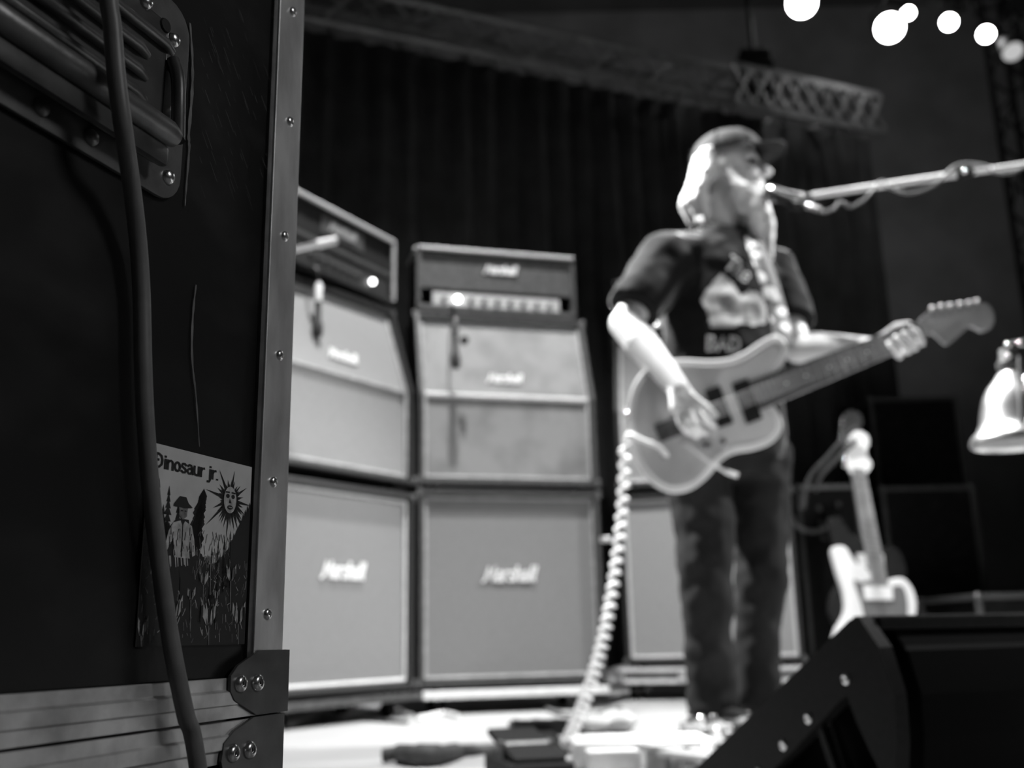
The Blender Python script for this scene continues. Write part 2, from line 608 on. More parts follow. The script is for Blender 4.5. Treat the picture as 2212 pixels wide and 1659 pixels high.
look = (0.6, 1.6, 0.6)
par_can(1732, 6, 6.6, .105, 'large round lit lamp alone at the far left of the lamp cluster', look)
par_can(1922, 60, 6.6, .100, 'large round lit lamp with a small lamp touching its upper right', look)
par_can(1962, 28, 6.9, .045, 'small round lit lamp touching the upper right of a large one', look)
par_can(2050, 48, 6.9, .058, 'medium lit lamp in the middle of the lamp cluster', look)
par_can(2130, 74, 6.9, .058, 'medium lit lamp lowest and rightmost of the four round ones', look)
par_can(2188, 112, 6.7, .075, 'dim lamp turned aside at the right edge below the lit cluster', (3.4, 5.0, 2.0), False)
for i, (px, py, rr) in enumerate([(2168, 4, .035), (2171, 34, .04), (2207, 8, .07)]):
    c = at(px, py, 6.8)
    t = thing('small_lamp', ['tiny lit lamp uppermost in the chain at the top right corner', 'tiny lit lamp just below another in the top right corner', 'lit lamp cut by the right frame edge at the top corner'][i], 'lamp', c, 0, 'small lamps in the top corner')
    ax = (Vector(look)-c).normalized()
    MB().lathe(c, ax, [(rr*.5, -rr*2), (rr*1.1, -rr*.3), (rr*1.15, rr*.1), (rr, rr*.1)]).build('can', 'black', t, True)
    MB().lathe(c, ax, [(rr, 0), (0, rr*.1)]).build('lens', 'lens', t, True)
    MB().cyl(c-ax*rr, Vector((c.x-ax.x*rr, c.y-ax.y*rr, 7.08)), .008).build('drop_pipe', 'black', t)
for i, (px, py, rr) in enumerate([(2063, 14, .02), (2078, 20, .018), (2112, 30, .022)]):  # dim glowing discs added as stand-ins for small bright spots
    c = at(px, py, 6.9)
    t = thing('small_lamp', ['tiny added light spot above the middle lamp, left of a pair', 'tiny added light spot above the middle lamp, right of a pair', 'tiny added light spot alone above the lowest lit lamp'][i], 'lamp', c, 0, 'small lamps in the top corner')
    ax = (Vector(look)-c).normalized()
    MB().lathe(c, ax, [(rr*.5, -rr*2), (rr*1.1, -rr*.3), (rr*1.15, rr*.1), (rr, rr*.1)]).build('can', 'black', t, True)
    MB().lathe(c, ax, [(rr, 0), (0, rr*.1)]).build('lens', 'lens_off', t, True)
    MB().cyl(c-ax*rr, Vector((c.x-ax.x*rr, c.y-ax.y*rr, 7.08)), .008).build('drop_pipe', 'black', t)
# dark unlit moving fixture against the back wall
c = at(1632, 178, 6.6)
t = thing('moving_head', 'dark unlit moving-head fixture hanging above the truss end', 'lamp', c)
MB().ell(c+Vector((0, 0, -.06)), (.11, .11, .15)).build('head', 'black', t, True)
MB().box(c+Vector((0, 0, .19)), (.22, .16, .10), None, .02).build('base', 'black', t)
for s_ in (-1, 1):
    MB().box(c+Vector((s_*.125, 0, .05)), (.025, .08, .24), None, .01).build('yoke_arm', 'black', t)
MB().cyl(c+Vector((0, 0, .22)), Vector((c.x, c.y, 7.08)), .02).build('drop_pipe', 'black', t)
# vertical tower at the right edge
pt = at(2215, 400, 7.6)
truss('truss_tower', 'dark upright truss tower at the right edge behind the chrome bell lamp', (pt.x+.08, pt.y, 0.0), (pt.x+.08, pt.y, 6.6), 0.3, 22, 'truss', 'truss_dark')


# ------------------------------------------------------------------ amplifier stacks
def handle_mesh(x, y, z, sx):
    m = MB()
    m.box((x+sx*.004, y, z), (.008, .13, .09), None, .003)
    m.tube([(x+sx*.006, y-.05, z), (x+sx*.02, y-.04, z), (x+sx*.02, y+.04, z), (x+sx*.006, y+.05, z)], .008, 8)
    return m


def cab(name, label, mid, rotz, z, slant, cloth, pip, group, worn=False, w=.77, h=.755):
    d = .365
    t = thing(name, label, 'speaker cabinet', (mid[0], mid[1], z), rotz, group)
    zf, sb = (.37, .115) if slant else (h, 0)
    prof = [(0, 0), (0, zf), (sb, h), (d, h), (d, 0)] if slant else [(0, 0), (0, h), (d, h), (d, 0)]
    th = .019
    c = MB()
    for x in (-w/2, w/2-th):
        c.prism([(x, y, zz) for y, zz in prof], (th, 0, 0))
    c.box((0, sb+(d-sb)/2, h-th/2), (w-2*th, d-sb, th))
    c.box((0, d/2, th/2), (w-2*th, d, th))
    c.box((0, d-th/2, h/2), (w-2*th, th, h-2*th))
    c.build('carcass', 'tolex_grey' if worn else 'tolex', t, False, False, .004)
    rec, b = .026, .02
    gx = w/2-th-.001
    # grille cloth: a solid panel following the profile
    gp = [(rec, th+.001), (rec, zf)]+([(sb+rec, h-th-.001)] if slant else [(rec, h-th-.001)])
    gp2 = gp+[(y+.012, zz) for y, zz in reversed(gp)]
    g = MB().prism([(-gx, y, zz) for y, zz in gp2], (2*gx, 0, 0))
    g.build('grille_cloth', cloth, t, False, False)
    # piping round the cloth
    yb, yt = rec-.004, (sb+rec-.004 if slant else rec-.004)
    px_ = gx-.008
    def pline(pts, nm='piping', ledge_lit=False):
        MB().tube(pts, .011 if ledge_lit else .0075, 8).build(nm, 'piping' if ledge_lit else pip, t, True, False)
    zb, zt = th+.01, h-th-.01
    pline([(-px_, yb, zb), (px_, yb, zb)])
    pline([(-px_, yt, zt), (px_, yt, zt)])
    for sx in (-1, 1):
        pline([(sx*px_, yb, zb), (sx*px_, yb, zf if slant else zt)]+([(sx*px_, yt, zt)] if slant else []))
    if slant:
        pline([(-px_, rec-.003, zf), (px_, rec-.003, zf)], 'fold_piping', worn)  # on worn cabinets whitened and thickened to paint light on the fold ledge
    # corners
    for x in (-w/2, w/2):
        for zz, yy in ((0, 0), (h, sb)):
            MB().box((x, yy+.02, zz+(.012 if zz == 0 else -.012)), (.02, .05, .034), None, .007).build('corner_protector', 'steel_dark', t, True, False)
    handle_mesh(-w/2, d*.55, h*.5, -1).build('side_handle', 'black', t, True, False)
    handle_mesh(w/2, d*.55, h*.5, 1).build('side_handle', 'black', t, True, False)
    for x in (-w/2+.07, w/2-.07):
        for yy in (.06, d-.06):
            MB().lathe((x, yy, -.016), (0, 0, 1), [(.018, 0), (.02, .012), (.02, .0165)], 10).build('foot', 'rubber', t, True, False)
    # script logo
    lw, lz = (.155, .44) if slant else (.225, .395)
    tw = text_width('Marshall')+.3
    sc = lw/tw
    ang = math.atan2(sb, h-zf) if slant else 0
    y0 = rec+(lz-zf)*math.tan(ang) if slant else rec
    def pl(x, y, dd):
        zz = lz+y*sc*1.05
        yy = y0+(zz-lz)*math.tan(ang)-.002-dd
        return Vector((-lw/2+x*sc, yy, zz))
    m = MB()
    lettering(m, 'Marshall', pl, .235, .22, .006)
    m.build('logo', 'logo', t, False, False)
    return t


def head(name, label, mid, rotz, z, style, w=.735):
    d, h = .215, .285
    t = thing(name, label, 'amplifier', (mid[0], mid[1], z), rotz, 'amplifier heads on the speaker stacks')
    th = .018
    c = MB()
    for x in (-w/2+th/2, w/2-th/2):
        c.box((x, d/2, h/2), (th, d, h))
    for zz in (th/2, h-th/2):
        c.box((0, d/2, zz), (w-2*th, d, th))
    c.box((0, d-th/2, h/2), (w-2*th, th, h-2*th))
    c.build('carcass', 'tolex' if style != 'plain' else 'tolex_grey', t, False, False, .004)
    r = .012
    pz = .085
    fm = 'tolex_grey' if style == 'plain' else 'black'
    MB().box((0, r+.006, (pz+h)/2), (w-2*th-.002, .012, h-pz-.03), None, .002).build('front_panel', fm, t, False, False)
    if style == 'plain':
        MB().box((0, r+.01, .055), (w*.8, .012, .058), None, .002).build('control_panel', 'panel_gold', t, False, False)
        for k in range(9):
            x = -w*.33+k*w*.66/8
            kb = MB().cyl((x, r+.004, .052), (x, r-.016, .052), .0105, .009)
            if k == 1:
                MB().ell((x, r-.004, .055), .013).build('pilot_lamp', 'jewel', t, True, False)
            else:
                kb.build('knob', 'knob' if k < 7 else 'chrome', t, True, False)
        MB().box((0, r+.006, .02), (w-2*th-.002, .01, .012)).build('lower_panel', fm, t, False, False)
        MB().tube([(-w/2+.01, -.004, h-.006), (w/2-.01, -.004, h-.006)], .008, 8).build('piping', 'piping', t, True, False)
        MB().tube([(-w/2-.002, .005, h-.006), (-w/2-.002, d-.01, h-.006)], .007, 8).build('piping', 'piping', t, True, False)
        lw, lz, lm, txt = .15, .185, 'logo', 'Marshall'
    else:
        MB().box((0, r+.008, .06), (w-2*th-.02, .012, .075), None, .002).build('control_panel', 'panel_dark', t, False, False)
        for k in range(7):
            x = -w*.28+k*w*.42/6
            MB().cyl((x, r+.004, .06), (x, r-.016, .06), .011, .009).build('knob', 'steel_dark', t, True, False)
        MB().ell((w*.29, r-.006, .06), .012).build('pilot_lamp', 'jewel_dim', t, True, False)
        MB().box((0, r-.001, .125), (w-2*th-.01, .006, .02)).build('trim_strip', 'steel_dark', t, False, False)
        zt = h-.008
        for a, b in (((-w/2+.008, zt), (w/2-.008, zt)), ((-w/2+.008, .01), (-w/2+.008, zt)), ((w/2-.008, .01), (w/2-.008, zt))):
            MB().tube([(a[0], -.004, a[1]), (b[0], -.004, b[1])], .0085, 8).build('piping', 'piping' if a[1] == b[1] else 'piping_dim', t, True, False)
        MB().box((.0, r-.002, .205), (.26, .006, .075), None, .002).build('name_plate', 'steel_dark', t, False, False)
        lw, lz, lm, txt = .17, .192, 'logo_dim', 'Marshall'
    tw = text_width(txt)+.3
    sc = lw/tw
    m = MB()
    lettering(m, txt, lambda x, y, dd: Vector((-lw/2+x*sc+(.02 if style == 'plain' else 0), r-.004-dd, lz+y*sc*1.05)), .25, .22, .005)
    m.build('logo', lm, t, False, False)
    for x in (-w/2+.08, w/2-.08):
        for yy in (.04, d-.04):
            MB().lathe((x, yy, -.015), (0, 0, 1), [(.013, 0), (.015, .0155)], 10).build('foot', 'rubber', t, True, False)
    MB().tube([(-.09, d/2, h-.001), (-.07, d/2, h+.018), (.07, d/2, h+.018), (.09, d/2, h-.001)], .01, 8).build('top_handle', 'rubber', t, True, False)
    return t


def frame(R, ang, w=.77):
    a = math.radians(ang)
    d = Vector((math.cos(a), math.sin(a), 0))
    n = Vector((-math.sin(a), math.cos(a), 0))
    m = Vector((R[0], R[1], 0))-d*w/2
    return m, a, d, n


G = 'guitar speaker cabinets in three stacks'
mA, aA, dA, nA = frame((-.397, 3.97), 55.5, .72)
cab('speaker_cabinet', 'straight pale-clothed cabinet at the bottom of the stack beside the road case', mA, aA, .102, False, 'grille_dark', 'piping', G, False, .72, .73)
cab('angled_cabinet', 'slanted pale-clothed cabinet on top in the stack beside the road case', mA, aA, .875, True, 'grille_pale', 'piping_dim', G, False, .72, .745)
mh, ah, dh, nh = frame((-.402, 3.985), 60, .66)
head('amplifier_head', 'black amplifier head with light-edged front on the stack beside the road case', mh+nh*.12+dh*.022, ah, 1.662, 'dark', .66)
mB, aB, dB, nB = frame((.351, 4.175), 15, .755)
cab('speaker_cabinet', 'straight stained cabinet at the bottom of the middle stack', mB, aB, .102, False, 'grille_dark', 'piping_dim', G, True, .755)
cab('angled_cabinet', 'slanted stained cabinet with worn corners on top in the middle stack', mB, aB, .882, True, 'grille_mid', 'piping_dim', G, True, .755)
head('amplifier_head', 'grey-fronted amplifier head with pale knob panel on the middle stack', mB+nB*.118-dB*.01, aB, 1.653, 'plain', .72)
mC, aC, dC, nC = frame((1.233, 4.48), -12.8)
cab('speaker_cabinet', 'straight cabinet behind the legs of the guitar player', mC, aC, .15, False, 'grille_back', 'piping', G)
cab('angled_cabinet', 'slanted cabinet mostly hidden behind the guitar player', mC, aC, .94, True, 'grille_back', 'piping', G)
head('amplifier_head', 'amplifier head mostly hidden behind the shoulder of the guitar player', mC+nC*.115, aC, 1.712, 'plain')


def hung_mic(px, py, Y, top, label, pale):
    a = at(px, py, Y)
    t = thing('hanging_microphone', label, 'microphone', a)
    b = Vector((a.x, a.y, a.z+.10))
    MB().lathe(b, (0, 0, -1), [(.009, 0), (.012, .02), (.013, .08), (.02, .1), (.021, .13), (.016, .15), (.0, .152)], 14).build('mic_body', 'cable_black', t, True)
    MB().lathe(b, (0, 0, 1), [(.014, -.012), (.015, .05), (.008, .065)], 12).build('mic_plug', 'white_matt' if pale else 'steel_dark', t, True)
    pts = crom([b+Vector((0, 0, .06)), b+Vector((-.01, -.015, .12)), top+Vector((0, -.02, 0)), top+Vector((0, .05, .02))], 6)
    MB().tube(pts, .0045, 6).build('mic_cable', 'cable_black', t, True)
    return t


hung_mic(686, 700, 3.60, at(660, 585, 3.72), 'dark microphone with a pale plug hanging in front of the stack beside the road case', True)
t = hung_mic(984, 770, 3.94, at(975, 672, 4.08), 'dark microphone hanging in front of the middle stack by its cable', False)
c = at(1003, 735, 3.95)
MB().ell(c, (.018, .012, .02)).build('clip', 'black', t, True)
# pale angled boom arm with a pencil tip by the left head
a, b = at(600, 548, 3.3), at(716, 521, 3.34)
t = thing('boom_arm', 'pale microphone boom arm reaching in from behind the road case', 'microphone stand', (a.x-.3, a.y, 0))
MB().tube([a-Vector((.3, 0, .02)), a, b], .010, 10).build('arm', 'chrome_rough', t, True)
MB().cyl(b-(b-a).normalized()*.05, b+(b-a).normalized()*.02, .016, .013).build('tip', 'white_matt', t, True)
MB().cyl((a.x-.3, a.y, 0.02), (a.x-.3, a.y, a.z+.02), .012).build('pole', 'black', t, True)
MB().lathe((a.x-.3, a.y, 0), (0, 0, 1), [(.13, 0), (.13, .015), (.03, .03), (.015, .05)], 24).build('base', 'black', t, True)


# dollies
def dolly(label, mid, a, z, w, d, edge, board='tolex', edge_h=.03):
    t = thing('cabinet_dolly', label, 'dolly', (mid[0], mid[1], 0), a, 'wheeled dollies under the stacks')
    MB().box((0, d/2-.03, z-edge_h/2-.017), (w-.02, d-.02, edge_h), None, .003).build('board', board, t, False, False)
    MB().box((0, -.045, z-edge_h/2-.017), (w, .018, edge_h+.004), None, .004).build('front_edge', edge, t, False, False)
    for sx in (-1, 1):
        for yy in (.04, d-.12):
            x = sx*(w/2-.09)
            zc = z-.017-edge_h
            r = (zc-.006)/2*.98
            k = MB().box((x, yy, zc-.004), (.06, .06, .008)).build('caster', 'steel_dark', t, False, False)
            MB().cyl((x-.013, yy, r), (x+.013, yy, r), r, seg=16).build('wheel', 'rubber', k, True, False)
    return t


dolly('black wheeled dolly under the stack beside the road case', mA, aA, .102, .70, .40, 'steel_black', 'tolex', .022)
dolly('wheeled dolly with a bright front strip under the middle stack', mB, aB, .102, .74, .40, 'white_matt', 'tolex', .026)
# bright metal-edged case lid under the third stack
t = thing('case_lid', 'shallow metal-edged case lid on wheels under the third stack', 'road case', (mC.x, mC.y, 0), aC)
MB().box((0, .19, .1015), (.94, .5, .06)).build('lid_body', 'grey', t, False, False)
for zz in (.128, .078):
    MB().box((0, -.063, zz), (.96, .02, .014), None, .003).build('edge_strip', 'white_matt', t, False, False)
for x in (-.42, -.12, .2, .43):
    MB().box((x, -.07, .103), (.07, .012, .05), None, .005).build('latch', 'chrome_rough', t, False, False)
for x in (-.46, .46):
    MB().box((x, -.06, .103), (.05, .04, .07), None, .01).build('ball_corner', 'chrome_rough', t, True, False)
for x in (-.36, 0, .36):
    for yy in (.03, .36):
        k = MB().box((x, yy, .067), (.06, .06, .009)).build('caster', 'steel_dark', t, False, False)
        MB().cyl((x-.014, yy, .031), (x+.014, yy, .031), .031, seg=16).build('wheel', 'rubber', k, True, False)
# small metal plug sticking out between the middle and third stacks
a, b = at(1286, 1165, 4.28), at(1318, 1165, 4.3)
t = thing('jack_plug', 'small bright cable plug sticking out between middle and third stacks', 'plug', a)
MB().cyl(a, b, .012).build('plug_body', 'white_matt', t, True)
MB().tube(crom([a, a+Vector((-.006, .03, .0)), a+Vector((.0, .12, -.2)), Vector((a.x+.03, a.y+.25, .01))], 8), .005, 8).build('plug_cable', 'cable_black', t, True)


# ------------------------------------------------------------------ the road case
E0 = at(630, 560, .585)
ca = math.radians(20)
cu = Vector((math.sin(ca), math.cos(ca), 0))
cn = Vector((math.cos(ca), -math.sin(ca), 0))
CB = Matrix(((cu.x, -cn.x, 0), (cu.y, -cn.y, 0), (0, 0, 1)))
CO = Vector((E0.x, E0.y, 0))
case = thing('road_case', 'tall scuffed black road case with aluminium edges close to the camera', 'road case', CO, 0, None, CB)


def cl(px, py, out=0.0):
    """photo point to case coordinates (x along the face, y into the case, z up), lying `out` in front of the face"""
    p = onp(px, py, CO+cn*out, cn)-CO
    return Vector((p.dot(cu), -out, p.z))


CL, CD, CH = .78, .5, .86
zj = (cl(0, 1623).z+cl(541, 1547).z)/2          # joint between body and lower tray
zu = (cl(0, 1500).z+cl(492, 1464).z)/2          # top of the rail
rh = zu-zj
print('case joint', zj, zu, cl(0, 1623).z, cl(541, 1547).z, cl(0, 1500).z, cl(492, 1464).z)
zl = zj-rh
B = lambda: MB()
B().box((-CL/2-.004, CD/2+.001, (zj+.004+CH)/2), (CL-.012, CD, CH-zj-.004)).build('body_panel', 'laminate', case, False, False)
B().box((-CL/2-.004, CD/2+.001, (zj-.002)/2+.012), (CL-.012, CD, zj-.03)).build('lower_panel', 'laminate', case, False, False)
rw = abs(cl(634, 560).x-cl(578, 560).x)
et = .003
# vertical corner extrusion, L-section
B().prism([(-rw, -et, zj+.004), (0, -et, zj+.004), (et, 0, zj+.004), (et, rw, zj+.004), (0, rw, zj+.004), (0, .0, zj+.004), (-rw, 0, zj+.004)], (0, 0, CH-zj)).build('corner_extrusion', 'alu', case, False, False, .0006)
ext = case.children[-1]
B().prism([(-rw-.0035, -.0012, zj+.004), (-rw, -.0016, zj+.004), (-rw, 0.001, zj+.004), (-rw-.0035, 0.001, zj+.004)], (0, 0, CH-zj)).build('extrusion_lip', 'steel_dark', case, False, False)


def rivet(p, r, parent, hole=True, out=(0, -1, 0), rm='rivet'):
    ax = Vector(out)
    prof = [(r, -.0004), (r*.95, r*.25), (r*.7, r*.5), (r*.4, r*.55), (r*.36, r*.3), (0, r*.28)] if hole else [(r, -.0004), (r*.93, r*.3), (r*.6, r*.6), (0, r*.7)]
    o = MB().lathe(p, ax, prof, 18).build('rivet', rm, parent, True, False)
    if hole:
        MB().lathe(Vector(p), ax, [(r*.36, r*.29), (r*.2, r*.31), (0, r*.31)], 12)
    return o


for px, py in ((623, 28), (617, 265), (605, 512), (594, 769), (580, 1042), (567, 1327)):
    p = cl(px, py)
    rivet((p.x, -et, p.z), .0034, ext)
# long horizontal rails of the body and of the tray, ridged profile
for k, (a, b) in enumerate(((zu, zj+.0006), (zj-.0006, zl))):
    h_ = a-b
    t_ = 1 if k == 0 else -1
    top, bot = (a, b) if k == 0 else (b, a)
    s_ = top-bot
    pr = [(0, top), (-.0022, top-.0*s_), (-.0022, top-.30*s_), (-.0032, top-.32*s_), (-.0042, top-.34*s_), (-.0042, top-.66*s_), (-.0030, top-.685*s_), (-.0030, bot), (0, bot)]
    B().prism([(-CL, y, z) for y, z in pr], (CL-.001, 0, 0)).build('rail', 'alu_rail', case, False, False, .0004)
# corner plates with rivets
for k, (out, rv) in enumerate(([[(560, 1405), (600, 1404), (599, 1530), (592, 1540), (553, 1544), (507, 1514), (498, 1493), (499, 1460), (515, 1437)], [(519, 1477), (556, 1475)]],
                               [[(548, 1549), (586, 1543), (580, 1720), (490, 1720), (478, 1645), (484, 1606), (506, 1578)], [(503, 1627), (539, 1620)]])):
    pl_ = [cl(*q, .0048) for q in out]
    for q, p in zip(out, pl_):
        if q[0] >= 580:
            p.x = .0048 if k == 0 else .0015
    o_ = B().prism([(p.x, -.0048, p.z) for p in pl_], (0, .0018, 0)).build('corner_plate', 'steel_black', case, False, False, .0003)
    zz = [p.z for p in pl_]
    B().box((.0040 if k == 0 else .0007, .014, (max(zz)+min(zz))/2), (.0016, .034, max(zz)-min(zz)), None, .0003).build('corner_plate', 'steel_black', case, False, False)
    for q in rv:
        p = cl(*q, .0048)
        r_ = rivet((p.x, -.0048, p.z), .0047, o_)
        MB().lathe((p.x, -.0048, p.z), (0, -1, 0), [(.0015, .0014), (0, .0015)], 10).build('rivet_hole', 'hole', o_, False, False)
# handle dish
hr = cl(401, 210, .002).x
hb = (cl(258, 374, .002).z+cl(0, 222, .002).z)/2
hw, hh, cr_ = .165, .112, .016
hl, ht = hr-hw, hb+hh
print('handle', hl, hr, hb, ht, cl(401, 210).x, cl(300, 0).z, cl(258, 374).z, cl(0, 222).z)


def rrect(x0, x1, z0, z1, r, y, n=6):
    o = []
    for cx, cz, a0 in ((x1-r, z0+r, -90), (x1-r, z1-r, 0), (x0+r, z1-r, 90), (x0+r, z0+r, 180)):
        for i in range(n+1):
            a = math.radians(a0+90*i/n)
            o.append(Vector((cx+r*math.cos(a), y, cz+r*math.sin(a))))
    return o


mg = .017
ou, inn = rrect(hl, hr, hb, ht, cr_, -.0022), rrect(hl+mg, hr-mg, hb+mg*.9, ht-mg*.9, .006, -.0022)
n_ = len(ou)
vv = ou+inn+[p+Vector((0, .0022, 0)) for p in ou]+[p+Vector((0, .0022, 0)) for p in inn]
ff = []
for i in range(n_):
    j = (i+1) % n_
    ff += [(i, j, n_+j, n_+i), (i, 2*n_+i, 2*n_+j, j), (n_+i, n_+j, 3*n_+j, 3*n_+i), (2*n_+i, 3*n_+i, 3*n_+j, 2*n_+j)]
B().add(vv, ff).build('handle_flange', 'steel_dark', case, False, False, .0003)
flange = case.children[-1]
# raised pressed pan between the flange and the grip
B().box(((hl+hr)/2, -.0012, (hb+ht)/2), (hw-2*mg+.004, .0016, hh-2*mg+.006)).build('handle_pan', 'steel_black', case, False, False)
ix0, ix1, iz0, iz1 = hl+mg, hr-mg, hb+mg*.9, ht-mg*.9
for k in range(4):
    zz = iz0+.030+k*.0125
    x1 = ix1-(.014 if k < 3 else -.004)
    MB().tube([(ix0+.004, -.002, zz), (ix0+.012, -.0042, zz), (x1-.008, -.0042, zz), (x1, -.002, zz)], [.0022, .0030, .0030, .0022], 10).build('pressed_ridge', 'steel_dark', case, True, False)
# thick grip bar along the lower half, hinged at both ends
zg = iz0+.0125
MB().tube([(ix0+.006, -.013, zg), (ix0+.010, -.013, zg), (ix1-.009, -.013, zg), (ix1-.003, -.013, zg)], [.0050, .0068, .0068, .0052], 18).build('handle_grip', 'steel_dark', case, True, False)
MB().box(((ix0+ix1)/2, -.011, zg-.012), (ix1-ix0-.012, .005, .011), None, .0022).build('grip_web', 'steel_black', case, True, False)
for xx, top_ in ((ix0-.001, ht-.01), (ix1+.003, iz1-.02)):
    MB().tube(crom([(xx, -.004, top_), (xx, -.008, top_-.012), (xx, -.0095, zg+.02), (xx+.003*(1 if xx == ix0-.001 else -1), -.013, zg)], 5), .0036, 10).build('handle_arm', 'steel_black', case, True, False)
for px, py in ((375, 86), (383, 243), (363, 382), (315, 4), (88, 232), (196, 297)):
    p = cl(px, py, .0022)
    rivet((p.x, -.0022, p.z), .0042, flange, False, rm='steel_dark' if px < 300 else 'rivet')
p = cl(357, 55, .0022)
MB().lathe((p.x, -.0022, p.z), (0, -1, 0), [(.004, 0), (.0035, .0008), (0, .0009)], 14).build('plugged_hole', 'hole', flange, False, False)
# long pale scuffs on the laminate
for pts, w_ in ((((411, 50), (416, 130), (415, 200), (408, 290), (409, 320), (403, 400), (400, 445)), .0022), (((424, 615), (417, 680), (415, 770), (424, 860), (431, 965)), .0016)):
    c_ = crom([cl(x, y, .0004) for x, y in pts], 6)
    n_ = len(c_)
    l_, r_ = [], []
    for i, q in enumerate(c_):
        ww = w_*(.35+.65*math.sin(math.pi*min(1, .1+i/n_)))*.5*(1+.3*math.sin(i*1.7))
        l_.append((q.x-ww, -.0004, q.z))
        r_.append((q.x+ww, -.0004, q.z))
    MB().add(l_+r_, [(i, i+1, n_+i+1, n_+i) for i in range(n_-1)]).build('long_scuff', 'scuff', case, False, False)
sc_ = MB()
rs = random.Random(7)
for i in range(70):
    px, py = rs.uniform(430, 590), rs.uniform(10, 420)
    l = rs.uniform(10, 45)
    a, b = cl(px, py, .0003), cl(px+l*.35, py+l, .0003)
    w_ = rs.uniform(.00008, .0003)
    sc_.add([(a.x, a.y, a.z), (a.x+w_, a.y, a.z), (b.x+w_, b.y, b.z), (b.x, b.y, b.z)], [(0, 1, 2, 3)])
o = sc_.build('fine_scratches', 'scuff', case, False, False)
o['kind'] = 'stuff'

# the sticker on the case: paper with flat printed shapes
cTL, cTR, cBR, cBL = (cl(*q, .0003) for q in ((318, 954), (547.5, 1009), (523.5, 1394), (299, 1394)))
SX0, SX1, SZ0, SZ1 = (cTL.x+cBL.x)/2, (cTR.x+cBR.x)/2, (cBL.z+cBR.z)/2, (cTL.z+cTR.z)/2
print('sticker', cTL, cTR, cBR, cBL)


def sk(u, v, lay=0):
    return Vector((SX0+(SX1-SX0)*u, -.0004-.00012*lay, SZ1+(SZ0-SZ1)*v))


stk = MB().prism([sk(0, 0), sk(1, 0), sk(1, 1), sk(0, 1)], (0, .0003, 0)).build('sticker', 'paper', case, False, False)
stk['label'] = 'pale printed band sticker with forest picture'
ink, mid_, lig = MB(), MB(), MB()
ASP = (SX1-SX0)/(SZ1-SZ0)


def poly(mb, pts, lay):
    mb.add([sk(min(max(u, 0), 1), min(max(v, 0), 1), lay) for u, v in pts], [tuple(range(len(pts)))])


def strip(mb, pts, w, lay):
    for (u0, v0), (u1, v1) in zip(pts, pts[1:]):
        du, dv = (u1-u0)*ASP, v1-v0
        l = math.hypot(du, dv) or 1
        nu, nv = -dv/l*w/2/ASP, du/l*w/2
        poly(mb, [(u0+nu, v0+nv), (u1+nu, v1+nv), (u1-nu, v1-nv), (u0-nu, v0-nv)], lay)


r3 = random.Random(11)
# dark ground with a ragged skyline, higher at both sides
top = []
N = 90
for i in range(N+1):
    u = i/N
    base = .43-.30*max(0, .22-u)/.22*.55+.16*math.exp(-((u-.62)/.16)**2)-.20*max(0, u-.80)/.2
    top.append((u, base-(.035 if i % 2 else 0)*r3.random()-.01*r3.random()))
for i in range(N):
    (u0, v0), (u1, v1) = top[i], top[i+1]
    poly(ink, [(u0, v0), (u1, v1), (u1, 1), (u0, 1)], 1)


def conifer(mb, u, v0, v1, w, lay):
    k = 9
    for i in range(k):
        a, b = v0+(v1-v0)*i/k, v0+(v1-v0)*(i+1.5)/k
        ww = w*(.15+.85*(i+1)/k)*(0.8+.4*r3.random())
        poly(mb, [(u, a), (u+ww, b), (u-ww, b)], lay)


for u, v0, w in ((.02, .12, .06), (.10, .17, .05), (.19, .20, .055), (.28, .25, .045), (.05, .25, .07), (.15, .3, .06), (.68, .44, .03), (.74, .41, .03), (.80, .38, .035), (.62, .48, .03)):
    conifer(ink, u, v0, v0+.30, w, 1)
# broad dark tree behind the figure
for i in range(40):
    t_ = i/40
    u0 = .48-.10*t_+r3.uniform(-.09, .09)*t_+.03
    v0 = .21+.30*t_
    poly(ink, [(u0, v0-.03), (u0+.035, v0+.01), (u0-.005, v0+.05), (u0-.045, v0+.02)], 1)
# pale streaks of light through the dark ground
for i in range(70):
    u, v = r3.uniform(.42, .8), r3.uniform(.40, .62)
    strip(mid_, [(u, v), (u-.02+.04*r3.random(), v+.02+.03*r3.random())], .004, 2)
# the rayed sun face
fu, fv = .775, .215
for i in range(46):
    a = 2*math.pi*i/46+r3.uniform(-.05, .05)
    r0, r1 = .045, .075+.06*r3.random()+(.09 if i % 6 == 0 else 0)
    if math.sin(a) > .3:
        r1 += .05
    w = .012
    ca_, sa_ = math.cos(a), math.sin(a)
    poly(ink, [(fu+(ca_*r0-sa_*w)/ASP, fv+sa_*r0+ca_*w), (fu+ca_*r1/ASP, fv+sa_*r1), (fu+(ca_*r0+sa_*w)/ASP, fv+sa_*r0-ca_*w)], 2)
poly(lig, [(fu+.058*math.cos(a)/ASP, fv+.075*math.sin(a)) for a in [2*math.pi*i/20 for i in range(20)]], 3)
for sx in (-1, 1):
    poly(ink, [(fu+(sx*.024+.017*math.cos(a))/ASP, fv-.02+.012*math.sin(a)) for a in [2*math.pi*i/10 for i in range(10)]], 4)
    strip(ink, [(fu+sx*.008/ASP, fv-.042), (fu+sx*.045/ASP, fv-.040)], .008, 4)
poly(ink, [(fu-.006/ASP, fv-.01), (fu+.012/ASP, fv+.018), (fu-.012/ASP, fv+.018)], 4)
poly(ink, [(fu+.026*math.cos(a)/ASP, fv+.042+.012*math.sin(a)) for a in [2*math.pi*i/12 for i in range(12)]], 4)
strip(lig, [(fu-.015/ASP, fv+.042), (fu+.015/ASP, fv+.042)], .006, 5)
